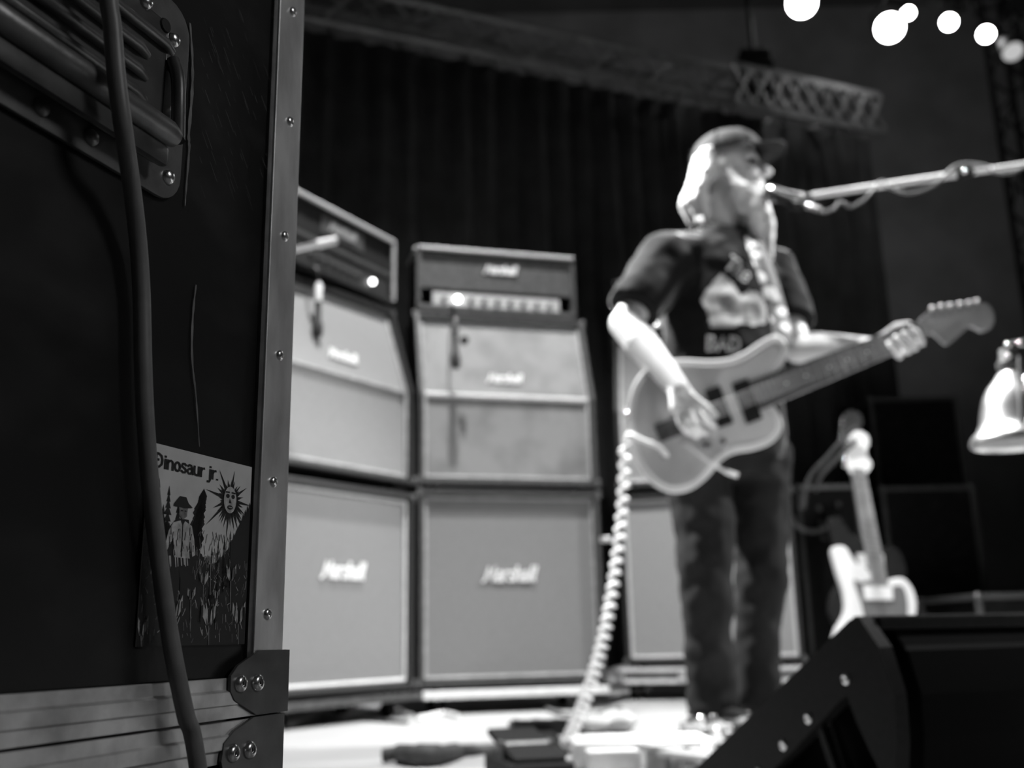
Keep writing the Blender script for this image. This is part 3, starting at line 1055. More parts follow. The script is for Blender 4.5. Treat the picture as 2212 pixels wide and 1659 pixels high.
# standing figure in a hat and pale jacket
poly(ink, [(.24, .285), (.285, .245), (.345, .245), (.37, .275), (.41, .295), (.33, .305), (.235, .30)], 3)
poly(mid_, [(.285, .30), (.365, .30), (.36, .345), (.325, .365), (.29, .345)], 3)
strip(ink, [(.30, .318), (.32, .318)], .006, 4)
strip(ink, [(.335, .318), (.352, .318)], .006, 4)
poly(ink, [(.27, .36), (.38, .36), (.46, .56), (.40, .62), (.20, .62), (.17, .55), (.21, .41)], 2)
poly(lig, [(.24, .385), (.305, .37), (.325, .40), (.345, .37), (.41, .39), (.44, .46), (.455, .54), (.43, .55), (.41, .47), (.41, .56), (.26, .56), (.25, .46), (.20, .53), (.175, .52), (.205, .43)], 3)
for i in range(26):
    u, v = r3.uniform(.2, .44), r3.uniform(.39, .54)
    strip(ink, [(u, v), (u+r3.uniform(-.012, .012), v+r3.uniform(.015, .05))], .005, 4)
strip(ink, [(.325, .39), (.328, .56)], .008, 4)
poly(ink, [(.24, .56), (.42, .56), (.40, .80), (.34, .80), (.33, .64), (.31, .80), (.25, .80)], 3)
for i in range(8):
    u = r3.uniform(.22, .42)
    strip(lig, [(u, .555), (u+.01, .59+.02*r3.random())], .008, 4)


def tulip(u, v, s, lay=3):
    for k, (du, lean, hh_) in enumerate(((-.5, -.45, .9), (.5, .4, .95), (0, 0, 1.0), (-.22, -.2, .8), (.28, .2, .78))):
        poly(lig if k != 2 else mid_, [(u+du*.25*s/ASP, v), (u+(du*.75+lean*.2)*s/ASP, v-.45*s), (u+(du*.5+lean*.45)*s/ASP, v-hh_*s), (u+(du*.18+lean*.2)*s/ASP, v-.5*s)], lay+(k % 3))
    for k in range(6):
        uu = u+r3.uniform(-.5, .5)*s/ASP
        strip(ink, [(uu, v-.1*s), (uu+r3.uniform(-.08, .08)*s, v-.7*s)], .05*s, lay+4)
    strip(mid_, [(u, v), (u+.01, min(1, v+.16))], .008, lay)


for u, v, s in ((.30, .87, .13), (.62, .90, .15), (.92, .89, .13), (.55, .69, .08), (.82, .66, .10), (.44, .77, .07), (.68, .76, .06), (.24, .92, .08), (.03, .95, .10), (.61, .58, .06)):
    tulip(u, v, s)
for i in range(200):
    u, v = r3.random(), r3.uniform(.58, .99)
    strip(mid_ if i % 3 else lig, [(u, v), (u+r3.uniform(-.03, .03), v-r3.uniform(.01, .05))], .004, 2)
sxs = (SX1-SX0)
ls = .60*sxs/(text_width('Dinosaur jr.'))
lsv = .046*(SZ1-SZ0)


def lp(x, y, d):
    return sk(.05+x*ls/sxs, .118-y*lsv/(SZ1-SZ0), 2)


lettering(ink, 'Dinosaur jr.', lp, .27)
for mb_, nm_, mm_ in ((ink, 'printed_ink', 'ink'), (mid_, 'printed_grey', 'ink_mid'), (lig, 'printed_light', 'ink_light')):
    mb_.build(nm_, mm_, stk, False, False)['kind'] = 'stuff'

# grey cable hanging down the face of the case
cp = [(235, -30, .023), (243, 60, .0245), (252, 170, .026), (268, 290, .025), (284, 400, .016), (298, 520, .010), (306, 640, .008), (309, 780, .008), (315, 920, .008), (327, 1070, .008), (345, 1220, .008), (370, 1390, .010), (400, 1540, .014), (431, 1680, .016)]
pts = [CO+CB @ cl(px, py, o_) for px, py, o_ in cp]
top0, hz = pts[0].copy(), CH-pts[0].z
pts = [top0-cn*.20+Vector((.02, .02, hz+.006)), top0-cn*.10+Vector((.01, .01, hz+.006)), top0-cn*.026+Vector((0, 0, hz+.006)), top0+cn*.0+Vector((0, 0, hz-.03))]+[top0+Vector((0, 0, hz*f_)) for f_ in (.72, .54, .36, .18)]+pts
e_ = pts[-1]
pts += [Vector((e_.x+.03, e_.y-.0, .06)), Vector((e_.x+.08, e_.y-.05, .006)), Vector((e_.x+.2, e_.y-.2, .005))]
tag(MB().tube(crom(pts, 8), .0041, 14).build('cable', 'cable_grey', None, True), 'thick grey cable hanging down the face of the black road case', 'cable')


# ------------------------------------------------------------------ the guitar player
def J(px, py, Y):
    return at(px, py, Y)


PX = lambda n_, Y: n_*Y*1.01/FPX    # pixel size to metres at a depth
hip = J(1575, 980, 2.92)
person = thing('person', 'bearded man in dark cap and black T-shirt playing guitar and singing at the microphone', 'person', (hip.x, hip.y, 0))
headc = J(1578, 372, 2.90)
fyaw = math.radians(-20)      # face direction, turned to the right and a little to the camera
fd = Vector((math.cos(fyaw), math.sin(fyaw), -.04)).normalized()
fl = Vector((-fd.y, fd.x, 0)).normalized()      # the person's left
fu_ = fd.cross(fl)
HR = Matrix((fd, fl, fu_)).transposed()


def hp(x, y, z):
    """head coordinates: forward, left, up (metres)"""
    return headc+HR @ Vector((x, y, z))


rsh, lsh = J(1440, 560, 2.80), J(1668, 590, 3.0)
rel, rwr = J(1350, 700, 2.72), J(1468, 842, 2.585)
lel, lwr = J(1722, 752, 2.86), J(1893, 752, 2.70)
neckb = J(1548, 505, 2.91)
chest = J(1560, 610, 2.90)
waist = J(1568, 820, 2.89)
rhip, lhip = J(1508, 985, 2.87), J(1640, 985, 2.97)
rkn, lkn = J(1524, 1262, 2.84), J(1645, 1255, 2.95)
ran, lan = J(1538, 1520, 2.89), J(1628, 1512, 2.99)
ty = math.radians(22)         # torso yaw

b = MB()
# skull, jaw, features
b.ell(hp(-.015, 0, .035), (.098, .076, .10), HR)
b.ell(hp(.025, 0, -.03), (.07, .062, .085), HR)
b.ell(hp(.055, 0, -.085), (.035, .035, .03), HR)
b.cap(hp(.083, 0, .022), .008, hp(.116, 0, -.018), .0135, 10)
for s_ in (-1, 1):
    b.ell(hp(.108, s_*.012, -.022), (.01, .009, .008), HR, 10, 8)
    b.cap(hp(.083, s_*.012, .032), .008, hp(.065, s_*.052, .03), .008, 8)
    b.ell(hp(.066, s_*.042, -.022), (.022, .02, .02), HR, 10, 8)
    b.ell(hp(-.012, s_*.078, -.004), (.02, .008, .032), HR, 12, 8)
b.ell(hp(.092, 0, -.055), (.012, .022, .007), HR, 10, 8)
b.ell(hp(.090, 0, -.068), (.012, .019, .008), HR, 10, 8)
b.cap(hp(-.02, 0, -.05), .055, neckb+Vector((0, .0, .0)), .06)
b.cap(neckb, .06, chest, .10)
b.loft([(chest+Vector((0, 0, -.12)), .13, .085, ty), (chest, .15, .09, ty), (chest+Vector((0, 0, .12)), .12, .07, ty), (neckb+Vector((0, 0, -.01)), .06, .055, ty)])
b.loft([(hip+Vector((0, 0, .0)), .10, .07, ty), (waist, .12, .085, ty), (chest, .13, .085, ty)])
for sh, el, wr in ((rsh, rel, rwr), (lsh, lel, lwr)):
    b.cap(chest+Vector((0, 0, .1)), .055, sh, .056)
    b.cap(sh, .054, el, .043)
    b.cap(el, .045, el.lerp(wr, .3), .047)
    b.cap(el.lerp(wr, .3), .047, wr, .029)
for h_, k_, a_ in ((rhip, rkn, ran), (lhip, lkn, lan)):
    b.cap(hip+Vector((0, 0, .04)), .055, h_, .06)
    b.cap(h_, .06, k_, .05)
    b.cap(k_, .052, k_.lerp(a_, .3), .053)
    b.cap(k_.lerp(a_, .3), .053, a_, .036)
    b.cap(a_, .034, Vector((a_.x+.06, a_.y-.04, .03)), .025)


def hand(wr, palm_to, nrm_, fingers, thumb, pw=.036):
    """palm as a flattened box of capsules, fingers as bent chains"""
    d = (palm_to-wr).normalized()
    sdv = d.cross(nrm_).normalized()
    for k in range(4):
        o_ = (k-1.5)/1.5*pw
        b.cap(wr+sdv*o_*.45, .016, palm_to+sdv*o_*.95, .0125, 10)
    for ch in fingers:
        for (p, q), (r0, r1) in zip(zip(ch, ch[1:]), ((.0098, .0092), (.0090, .0084), (.0082, .0072))):
            b.cap(p, r0, q, r1, 10)
    for p, q in zip(thumb, thumb[1:]):
        b.cap(p, .0115, q, .0095, 10)


# picking hand: hangs over the strings, fingers curled down
hd_ = [
    [(1497, 872, 2.575), (1520, 905, 2.565), (1536, 916, 2.580), (1546, 922, 2.600)],
    [(1486, 880, 2.570), (1502, 916, 2.558), (1516, 932, 2.575), (1526, 938, 2.597)],
    [(1474, 886, 2.570), (1486, 922, 2.556), (1498, 938, 2.573), (1507, 944, 2.596)],
    [(1462, 886, 2.575), (1470, 916, 2.566), (1480, 930, 2.580), (1488, 936, 2.598)],
]
hand(rwr, J(1482, 880, 2.575), Vector((.3, -1, .2)), [[J(*p) for p in c] for c in hd_], [J(1490, 852, 2.575), J(1520, 876, 2.575), J(1545, 897, 2.592)])
# fretting hand: behind the neck, thumb over the top edge, fingers wrapping under and over the board
lf_ = [
    [(1944, 752, 2.640), (1962, 760, 2.600), (1950, 742, 2.588), (1935, 728, 2.592)],
    [(1958, 744, 2.640), (1978, 752, 2.598), (1968, 732, 2.586), (1952, 719, 2.590)],
    [(1972, 735, 2.640), (1992, 742, 2.600), (1984, 722, 2.588), (1970, 710, 2.592)],
    [(1930, 760, 2.645), (1944, 770, 2.604), (1932, 754, 2.590), (1920, 741, 2.594)],
]
hand(lwr, J(1945, 728, 2.672), Vector((0, -1, 0)), [[J(*p) for p in c] for c in lf_], [J(1905, 728, 2.69), J(1935, 706, 2.665), J(1962, 700, 2.630)], .03)
body = b.remesh('body', 'skin', person, .0045, 3)
body['label'] = 'bare forearms, hands and face'
# eyes
for s_ in (-1, 1):
    MB().ell(hp(.072, s_*.032, .008), .0125, HR, 12, 8).build('eye', 'eye', person, True)
# hair from under the cap down the back of the head
h_ = MB()
h_.ell(hp(-.055, 0, .02), (.065, .085, .075), HR)
for i in range(26):
    a = math.radians(112+136*i/25)
    x, y = .088*math.cos(a)-.015, .086*math.sin(a)
    l = .20+.05*math.sin(i*2.1)
    out = .018+.012*math.sin(i*1.3)
    p0_, p1_, p2_, p3_ = hp(x, y*.95, .045), hp(x-.012, y*1.02, -.03), hp(x-out-.012, y*.95, -.10), hp(x-out+.012, y*.8, -l+.045)
    h_.cap(p0_, .015, p1_, .02, 8)
    h_.cap(p1_, .02, p2_, .021, 8)
    h_.cap(p2_, .021, p3_, .007, 8)
h_.remesh('hair', 'hair', person, .006, 2, .004, 40)
# beard: along the jaw, full at the chin and hanging to the chest
b2 = MB()
for s_ in (-1, 1):
    b2.cap(hp(.004, s_*.070, -.03), .014, hp(.03, s_*.062, -.085), .026, 10)
    b2.cap(hp(.03, s_*.062, -.085), .026, hp(.075, s_*.03, -.11), .034, 10)
    b2.cap(hp(.092, s_*.005, -.043), .010, hp(.086, s_*.035, -.062), .010, 8)
    b2.cap(hp(.03, s_*.055, -.085), .028, hp(.04, s_*.04, -.14), .024, 10)
b2.ell(hp(.072, 0, -.10), (.042, .045, .04), HR)
rb = random.Random(5)
for i in range(22):
    y = rb.uniform(-.05, .05)
    x = .095-.35*abs(y)+rb.uniform(-.03, .012)
    l = .15+.11*(1-abs(y)/.05)*rb.uniform(.6, 1.1)
    p0_ = hp(x-.01, y, -.09)
    p1_ = hp(x+.012, y*1.05, -.09-l*.5)
    p2_ = hp(x+.010+rb.uniform(-.01, .01), y*.7, -.09-l)
    b2.cap(p0_, .024, p1_, .020, 8)
    b2.cap(p1_, .020, p2_, .006, 8)
b2.remesh('beard', 'hair', person, .006, 2, .004, 40)
# cap: crown, peak, button, strap
k_ = MB()
CRr = Matrix.Rotation(math.radians(0), 3, 'Z')
cvv, cff = [], []
nu, nv = 28, 9
for j in range(nv+1):
    th = (math.pi/2)*j/nv
    for i in range(nu):
        a = 2*math.pi*i/nu
        rr = (math.cos(th))**.75 if j < nv else 0.02
        cvv.append(hp(-.012+.112*rr*math.cos(a), .088*rr*math.sin(a), .048-.012*math.cos(a)*0+.088*math.sin(th)+(.012*math.cos(a) if j < 3 else .012*math.cos(a)*(1-j/nv))))
for j in range(nv):
    for i in range(nu):
        cff.append((j*nu+i, j*nu+(i+1) % nu, (j+1)*nu+(i+1) % nu, (j+1)*nu+i))
cff.append(tuple(nv*nu+i for i in range(nu)))
k_.add(cvv, cff)
cap_ = k_.build('cap', 'cap', person, True)
mm = cap_.modifiers.new('thick', 'SOLIDIFY')
mm.thickness = .004
pv, pf = [], []
n_ = 14
for i in range(n_+1):
    a = math.radians(-70+140*i/n_)
    pv.append(hp(-.012+.110*math.cos(a), .086*math.sin(a), .058))
    pv.append(hp(.062+.110*math.cos(a*.95), .080*math.sin(a)*1.0, .064-.018*abs(math.sin(a))**2+.004))
for i in range(n_):
    pf.append((2*i, 2*i+1, 2*i+3, 2*i+2))
pk = MB().add(pv, pf).build('cap_peak', 'cap', cap_, True)
mm = pk.modifiers.new('thick', 'SOLIDIFY')
mm.thickness = .004
MB().ell(hp(-.012, 0, .138), .008, HR, 10, 6).build('cap_button', 'cap', cap_, True)
for i in range(6):
    a = 2*math.pi*i/6+.3
    MB().tube([hp(-.012+.1145*(math.cos(t_))**.75*math.cos(a), .0905*(math.cos(t_))**.75*math.sin(a), .0495+.088*math.sin(t_)+.012*math.cos(a)*(1-t_/1.57)) for t_ in (.05, .4, .8, 1.2, 1.5)], .0015, 5).build('cap_seam', 'cap', cap_)
# T-shirt
s_b = MB()
s_b.loft([(J(1575, 1000, 2.91), .170, .125, ty), (J(1568, 900, 2.885), .185, .135, ty), (waist, .188, .135, ty), (J(1562, 700, 2.885), .190, .130, ty), (chest+Vector((0, 0, .03)), .190, .122, ty), (J(1556, 552, 2.905), .165, .105, ty), (J(1552, 522, 2.91), .118, .088, ty), (J(1549, 503, 2.91), .080, .075, ty)])
for sh, el, r0, r1, cut in ((rsh, rel, .085, .082, .80), (lsh, lel, .082, .080, .72)):
    e2 = sh.lerp(el, cut)
    s_b.cyl(sh.lerp(el, -.05), e2, r0, r1, 20)
    s_b.ell(sh, r0*.98)
    s_b.cap(J(1552, 545, 2.91), .07, sh, r0*.93)
    s_b.cap(chest, .09, sh.lerp(el, .25), r0*.85)
shirt = s_b.remesh('t_shirt', 'shirt', person, .008, 4, .009, 9)
# collar
cr2 = [neckb+Vector((.0, 0, -.005))+Vector((.078*math.cos(a)*math.cos(ty)-.074*math.sin(a)*math.sin(ty), .078*math.cos(a)*math.sin(ty)+.074*math.sin(a)*math.cos(ty), .012+.028*math.sin(a)-.012*math.cos(a))) for a in [2*math.pi*i/24 for i in range(25)]]
MB().tube(cr2, .009, 8, False).build('collar', 'shirt', shirt, True)
# print on the shirt front, laid on the cloth
dgx = bpy.context.evaluated_depsgraph_get()
dgx.update()
from mathutils.bvhtree import BVHTree
sv = [rootm(person) @ v.co for v in shirt.data.vertices]
bvh = BVHTree.FromPolygons(sv, [tuple(p.vertices) for p in shirt.data.polygons])


def on_shirt(px, py, lift=.0025):
    d = ray(px, py).normalized()
    h = bvh.ray_cast(CP, d, 6)
    return (h[0]+h[1]*lift*1.0 if h[0] is not None and h[1].dot(d) < 0 else (h[0]-d*lift if h[0] is not None else at(px, py, 2.76)))


def patch(px_pts, name, m, lift=.0025, n=14):
    xs = [p[0] for p in px_pts]
    ys = [p[1] for p in px_pts]
    x0, x1, y0, y1 = min(xs), max(xs), min(ys), max(ys)
    mb = MB()
    L = len(px_pts)

    def inside(x, y):
        c = False
        j = L-1
        for i in range(L):
            if (px_pts[i][1] > y) != (px_pts[j][1] > y) and x < (px_pts[j][0]-px_pts[i][0])*(y-px_pts[i][1])/(px_pts[j][1]-px_pts[i][1])+px_pts[i][0]:
                c = not c
            j = i
        return c
    st = 3.5
    x = x0
    while x < x1:
        y = y0
        while y < y1:
            if inside(x+st/2, y+st/2):
                mb.add([on_shirt(x, y, lift), on_shirt(x+st, y, lift), on_shirt(x+st, y+st, lift), on_shirt(x, y+st, lift)], [(0, 1, 2, 3)])
            y += st
        x += st
    return mb.build(name, m, shirt)


patch([(1557, 592), (1575, 604), (1592, 628), (1600, 640), (1618, 628), (1640, 634), (1652, 660), (1656, 698), (1628, 703), (1598, 700), (1582, 708), (1535, 706), (1528, 672), (1514, 650), (1528, 625)], 'shirt_print', 'print_')
patch([(1552, 640), (1575, 636), (1590, 652), (1578, 672), (1556, 664)], 'shirt_print_detail', 'print_dark', .0045)
patch([(1605, 650), (1640, 655), (1645, 690), (1612, 694)], 'shirt_print_detail', 'print_dark', .0045)
tl_ = MB()


def lpl(x0, y0, sx, sy, rot):
    def f(x, y, d):
        qx, qy = x*sx, -y*sy
        return on_shirt(x0+qx*math.cos(rot)-qy*math.sin(rot), y0+qx*math.sin(rot)+qy*math.cos(rot), .004)
    return f


lettering(tl_, 'BAd', lpl(1526, 757, 25, 20, .03), .24)
tl_.build('shirt_lettering', 'print_', shirt)
tl_ = MB()
lettering(tl_, 'The', lpl(1563, 578, 24, 20, .62), .24)
tl_.build('shirt_lettering', 'print_', shirt)
# jeans
j_ = MB()
j_.loft([(J(1575, 1040, 2.92), .168, .120, ty), (J(1573, 980, 2.91), .172, .125, ty), (J(1570, 900, 2.89), .165, .115, ty)])
for h0, k0, a0, rs_ in ((rhip, rkn, ran, (.098, .078, .067, .070)), (lhip, lkn, lan, (.098, .074, .062, .068))):
    j_.cap(h0+Vector((0, 0, -.02)), rs_[0], k0, rs_[1])
    j_.cap(k0, rs_[1], k0.lerp(a0, .5), rs_[2])
    j_.cyl(k0.lerp(a0, .5), a0+Vector((0, 0, -.015)), rs_[2], rs_[3], 20)
j_.remesh('jeans', 'jeans', person, .008, 4, .011, 9)
# shoes
for a0, to in ((ran, (.10, -.16)), (lan, (.13, -.13))):
    d = Vector((to[0], to[1], 0)).normalized()
    m = MB()
    base = Vector((a0.x, a0.y, 0))
    R_ = Matrix.Rotation(math.atan2(d.y, d.x), 3, 'Z')
    m.ell(base-d*.04+Vector((0, 0, .055)), (.05, .042, .05), R_)
    m.ell(base+d*.06+Vector((0, 0, .045)), (.09, .046, .04), R_)
    m.ell(base+d*.14+Vector((0, 0, .04)), (.055, .046, .034), R_)
    m.cap(base+Vector((0, 0, .06)), .042, base+Vector((0, 0, .10)), .042)
    so = m.remesh('shoe', 'shoe', person, .007, 3)
    MB().prism([base+R_ @ Vector((x, y, .001)) for x, y in ((-.09, -.025), (-.09, .025), (-.06, .043), (.1, .048), (.17, .043), (.2, .02), (.2, -.02), (.17, -.043), (.1, -.048), (-.06, -.043))], (0, 0, .02)).build('sole', 'grey', so, False)

# ------------------------------------------------------------------ the played guitar
GY = 2.625
gc = J(1520, 900, GY)
guitar = thing('electric_guitar', 'offset-body electric guitar with pale pickguard held by the man', 'guitar', gc)


def gp_(px, py, back=0.0):
    return at(px, py, GY)+Vector((0, back, 0))


gout = [(1690, 733), (1668, 728), (1640, 742), (1610, 762), (1575, 776), (1530, 780), (1480, 778), (1430, 782), (1395, 800), (1370, 835), (1360, 885), (1362, 940), (1380, 1000), (1410, 1040), (1450, 1060), (1490, 1055), (1525, 1030), (1555, 995), (1585, 976), (1630, 968), (1668, 952), (1686, 925), (1680, 893), (1660, 868), (1652, 848), (1668, 812), (1690, 782), (1700, 755)]


def c2(pts, n=5, closed=True):
    return [(p.x, p.y) for p in crom([Vector((x, y, 0)) for x, y in pts], n, closed)]


go = c2(gout, 4)
cx_, cy_ = 1525, 900


def shrink(pts, k):
    return [(cx_+(x-cx_)*k, cy_+(y-cy_)*k) for x, y in pts]


n_ = len(go)
gi = []
for i, (x, y) in enumerate(go):
    a, c = go[i-1], go[(i+1) % n_]
    dx, dy = c[0]-a[0], c[1]-a[1]
    l = math.hypot(dx, dy) or 1
    gi.append((x-dy/l*11*(1), y+dx/l*11*(1)))
# choose the inward side
if sum(math.hypot(x-cx_, y-cy_) for x, y in gi) > sum(math.hypot(x-cx_, y-cy_) for x, y in go):
    gi = [(2*x-a, 2*y-b_) for (x, y), (a, b_) in zip(go, gi)]
gm = MB().prism([gp_(*p, .004) for p in go], (0, .036, 0))
gbody = gm.build('body', 'gbody', guitar, False, True, .004)
# pale ring round the front: light caught on the body edge, put in as colour
rv = [gp_(*p, .0035) for p in go]+[gp_(*p, -.0008) for p in gi]
bd = MB().add(rv, [(i, (i+1) % n_, n_+(i+1) % n_, n_+i) for i in range(n_)])
bd.tube([gp_(*p, .006) for p in go]+[gp_(*go[0], .006)], .0052, 6, False)
bd.build('edge_light', 'gedge', guitar, True)
MB().add([gp_(*p, -.0004) for p in gi], [tuple(range(n_))]).build('top', 'gbody', guitar)
pg = c2([(1560, 800), (1600, 790), (1640, 762), (1672, 750), (1684, 766), (1655, 812), (1642, 845), (1652, 880), (1672, 905), (1668, 935), (1630, 950), (1585, 955), (1556, 962), (1535, 940), (1548, 895), (1540, 850)], 4)
MB().prism([gp_(*p, -.003) for p in pg], (0, .0026, 0)).build('pickguard', 'gguard', guitar)


def gbox(px, py, lx, ly, ang, name, m, y0, th):
    """box on the guitar face; lx, ly in photo pixels, ang in degrees on the face"""
    a = math.radians(ang)
    q = []
    for sx, sy in ((-1, -1), (1, -1), (1, 1), (-1, 1)):
        x, y = sx*lx/2, sy*ly/2
        q.append(gp_(px+x*math.cos(a)-y*math.sin(a), py+x*math.sin(a)+y*math.cos(a), -y0))
    return MB().prism(q, (0, -th, 0)).build(name, m, guitar, False, True, .0012)


NA = -20.5
gbox(1613, 868, 36, 92, NA, 'pickup', 'black', .003, .006)
gbox(1552, 880, 34, 86, NA, 'pickup', 'black', .003, .006)
gbox(1500, 905, 14, 56, NA, 'bridge', 'chrome_rough', .003, .012)
gbox(1452, 925, 70, 40, NA, 'tailpiece', 'steel_dark', .001, .003)
for px, py in ((1525, 966), (1560, 958)):
    MB().lathe(gp_(px, py, -.001), (0, -1, 0), [(.011, 0), (.010, .012), (.008, .015), (0, .0155)], 14).build('control_knob', 'chrome', guitar, True)
MB().lathe(gp_(1436, 985, -.001), (0, -1, 0), [(.011, 0), (.010, .004), (.005, .005), (.005, .003), (0, .003)], 14).build('jack_socket', 'chrome', guitar, True)
for px, py in ((1357, 893), (1392, 812)):
    MB().ell(gp_(px, py, .01), .009).build('strap_button', 'chrome', guitar, True)
# tremolo arm
MB().tube(crom([gp_(1478, 960, -.006), gp_(1488, 968, -.022), gp_(1520, 996, -.030), gp_(1558, 1020, -.030), gp_(1588, 1031, -.028)], 5), [.0045]*16+[.0065]*5, 10).build('tremolo_arm', 'white', guitar, True)


# neck, fingerboard, frets, strings
def along(t, off):
    """t 0..1 from the body end of the neck to the nut; off -1..1 across"""
    x0, y0, x1, y1 = 1628, 857, 1988, 716
    w = 33-11*t
    dx, dy = (x1-x0), (y1-y0)
    l = math.hypot(dx, dy)
    return x0+dx*t-dy/l*w*off, y0+dy*t+dx/l*w*off


MB().prism([gp_(*along(t, o_), -.0035) for t, o_ in ((.05, -1), (1, -1), (1, 1), (.05, 1))], (0, .022, 0)).build('neck', 'wood', guitar, False, True, .004)
MB().prism([gp_(*along(t, o_), -.0085) for t, o_ in ((0, -1), (1, -1), (1, 1), (0, 1))], (0, .0048, 0)).build('fingerboard', 'wood_dark', guitar, False, True, .0008)
fb = guitar.children[-1]
for k in range(1, 21):
    t = 2**(-k/12.0)
    t = (t-2**(-21/12))/(1-2**(-21/12))
    MB().cyl(gp_(*along(t, -.97), -.0088), gp_(*along(t, .97), -.0088), .0009, seg=6).build('fret', 'chrome', fb)
for k in (3, 5, 7, 9, 12, 15):
    t = ((2**(-(k-.5)/12.0))-2**(-21/12))/(1-2**(-21/12))
    MB().lathe(gp_(*along(t, 0), -.0086), (0, -1, 0), [(.003, 0), (0, .0003)], 10).build('inlay', 'white', fb)
for k in range(6):
    o_ = -.72+1.44*k/5
    MB().tube([gp_(1502-8*o_, 905+26*o_, -.0155), gp_(*along(1, o_), -.0105), gp_(2014+k*17, 695-k*5+14*o_*.4, -.006)], .0005, 5).build('string', 'chrome', guitar)
hs = c2([(1982, 700), (2003, 676), (2030, 668), (2075, 662), (2112, 656), (2136, 662), (2147, 684), (2142, 706), (2122, 716), (2104, 708), (2092, 706), (2072, 724), (2046, 744), (2028, 732), (2012, 720), (1994, 727)], 4)
MB().prism([gp_(*p, -.003) for p in hs], (0, .014, 0)).build('headstock', 'wood', guitar, False, True, .002)
for k, (px, py) in enumerate(((2013, 670), (2033, 666), (2052, 664), (2073, 661), (2092, 659), (2110, 655))):
    a = gp_(px, py+13, -.004)
    k_o = MB().cyl(a, gp_(px, py+1, .002), .0028, seg=8).build('tuner', 'chrome', guitar, True)
    MB().ell(gp_(px, py-5, .002), (.0068, .006, .0068), None, 12, 8).build('tuner_button', 'boom', k_o, True)
# strap: from the upper horn up over the far shoulder, and behind to the lower strap button
sp = [(1692, 740, GY+.0), (1690, 715, GY+.02), (1680, 670, 2.70), (1664, 615, 2.73), (1647, 565, 2.76), (1632, 525, 2.80), (1628, 505, 2.88)]
ctr = []
for px, py, Y in sp:
    q = on_shirt(px, py, .008)
    yy = min(Y, q.y-.006) if py > 520 else Y
    ctr.append(at(px, py, yy))
ctr = crom(ctr, 6)
l_, r_ = [], []
for i, q in enumerate(ctr):
    t_ = (ctr[min(i+1, len(ctr)-1)]-ctr[max(i-1, 0)]).normalized()
    sd = t_.cross(Vector((.15, -1, .1))).normalized()
    l_.append(q+sd*.027)
    r_.append(q-sd*.027+Vector((0, .004, 0)))
n_ = len(ctr)
st_o = MB().add(l_+r_, [(i, i+1, n_+i+1, n_+i) for i in range(n_-1)]).build('strap', 'strap', guitar, True)
mm = st_o.modifiers.new('thick', 'SOLIDIFY')
mm.thickness = .003
st_o['label'] = 'dark strap with pale pattern'

# coiled guitar cable: from the jack round the body edge and down to the pedals
coil = thing('coiled_cable', 'white coiled guitar cable hanging from guitar down to the pedals', 'cable', atz(1240, 1600, .0))
lead = [gp_(1436, 985, -.012), gp_(1436, 985, -.03), gp_(1415, 968, -.034), gp_(1385, 955, -.026), gp_(1358, 940, -.010), gp_(1350, 955, .006)]
MB().tube(crom(lead, 6), .0058, 10).build('lead', 'cable_white', coil, True)
path = crom([gp_(1350, 958, .01), at(1349, 1000, 2.64), at(1346, 1080, 2.63), at(1336, 1180, 2.61), at(1322, 1280, 2.585), at(1303, 1380, 2.56), at(1278, 1470, 2.53), at(1250, 1545, 2.50), at(1222, 1612, 2.47)], 40)
# resample
cum = [0]
for p, q in zip(path, path[1:]):
    cum.append(cum[-1]+(q-p).length)
tot = cum[-1]
NT = 31
hx = []
i = 0
NP = NT*14
for k in range(NP+1):
    f_ = k/NP
    # turns spread at the top (weight of the cable) and tighten lower down
    s_ = tot*(1.5*f_-.5*f_*f_)
    while i < len(cum)-2 and cum[i+1] < s_:
        i += 1
    t_ = (s_-cum[i])/max(1e-9, cum[i+1]-cum[i])
    c_ = path[i].lerp(path[i+1], min(1, max(0, t_)))
    tg = (path[min(i+1, len(path)-1)]-path[max(i-1, 0)]).normalized()
    a_ = tg.cross(Vector((0, 1, 0))).normalized()
    b_ = tg.cross(a_)
    w = 2*math.pi*NT*f_
    hx.append(c_+(a_*math.cos(w)+b_*math.sin(w))*.0125)
MB().tube(hx, .0052, 7).build('coil', 'cable_white', coil, True)
e_ = hx[-1]
MB().tube(crom([e_, Vector((e_.x+.01, e_.y-.03, .03)), Vector((e_.x+.05, e_.y-.06, .008)), Vector((e_.x+.16, e_.y-.02, .008))], 6), .0045, 8).build('tail', 'cable_white', coil, True)

# ------------------------------------------------------------------ microphone and its boom
MY = 2.72
stand = at(2330, 360, MY)
mst = thing('microphone_stand', 'bright microphone boom arm reaching in from the right edge', 'microphone stand', (stand.x, stand.y, 0))
b0, b1 = at(1752, 423, MY), at(2320, 340, MY)
MB().cyl(b0, at(2068, 377, MY), .0095, .0105).build('boom_tip', 'boom', mst, True)
MB().cyl(at(2095, 373, MY), b1+(b1-b0).normalized()*.1, .0085).build('boom_arm', 'boom', mst, True)
MB().cyl(at(2064, 378, MY), at(2100, 372, MY), .0135).build('boom_clutch', 'black', mst, True)
MB().ell(at(2083, 369, MY-.014), .0085).build('clutch_screw', 'chrome', mst, True)
MB().cyl((stand.x, stand.y, .02), b1, .011).build('pole', 'chrome_rough', mst, True)
MB().lathe((stand.x, stand.y, 0), (0, 0, 1), [(.15, 0), (.15, .012), (.05, .03), (.015, .05)], 28).build('base', 'black', mst, True)
MB().ell(b1, .022).build('boom_joint', 'black', mst, True)
MB().cyl(b0, at(1722, 432, MY), .008).build('boom_thread', 'steel_dark', mst, True)
mic = thing('microphone', 'dark microphone held in a clip at the mouth of the man', 'microphone', at(1665, 418, MY+.06))
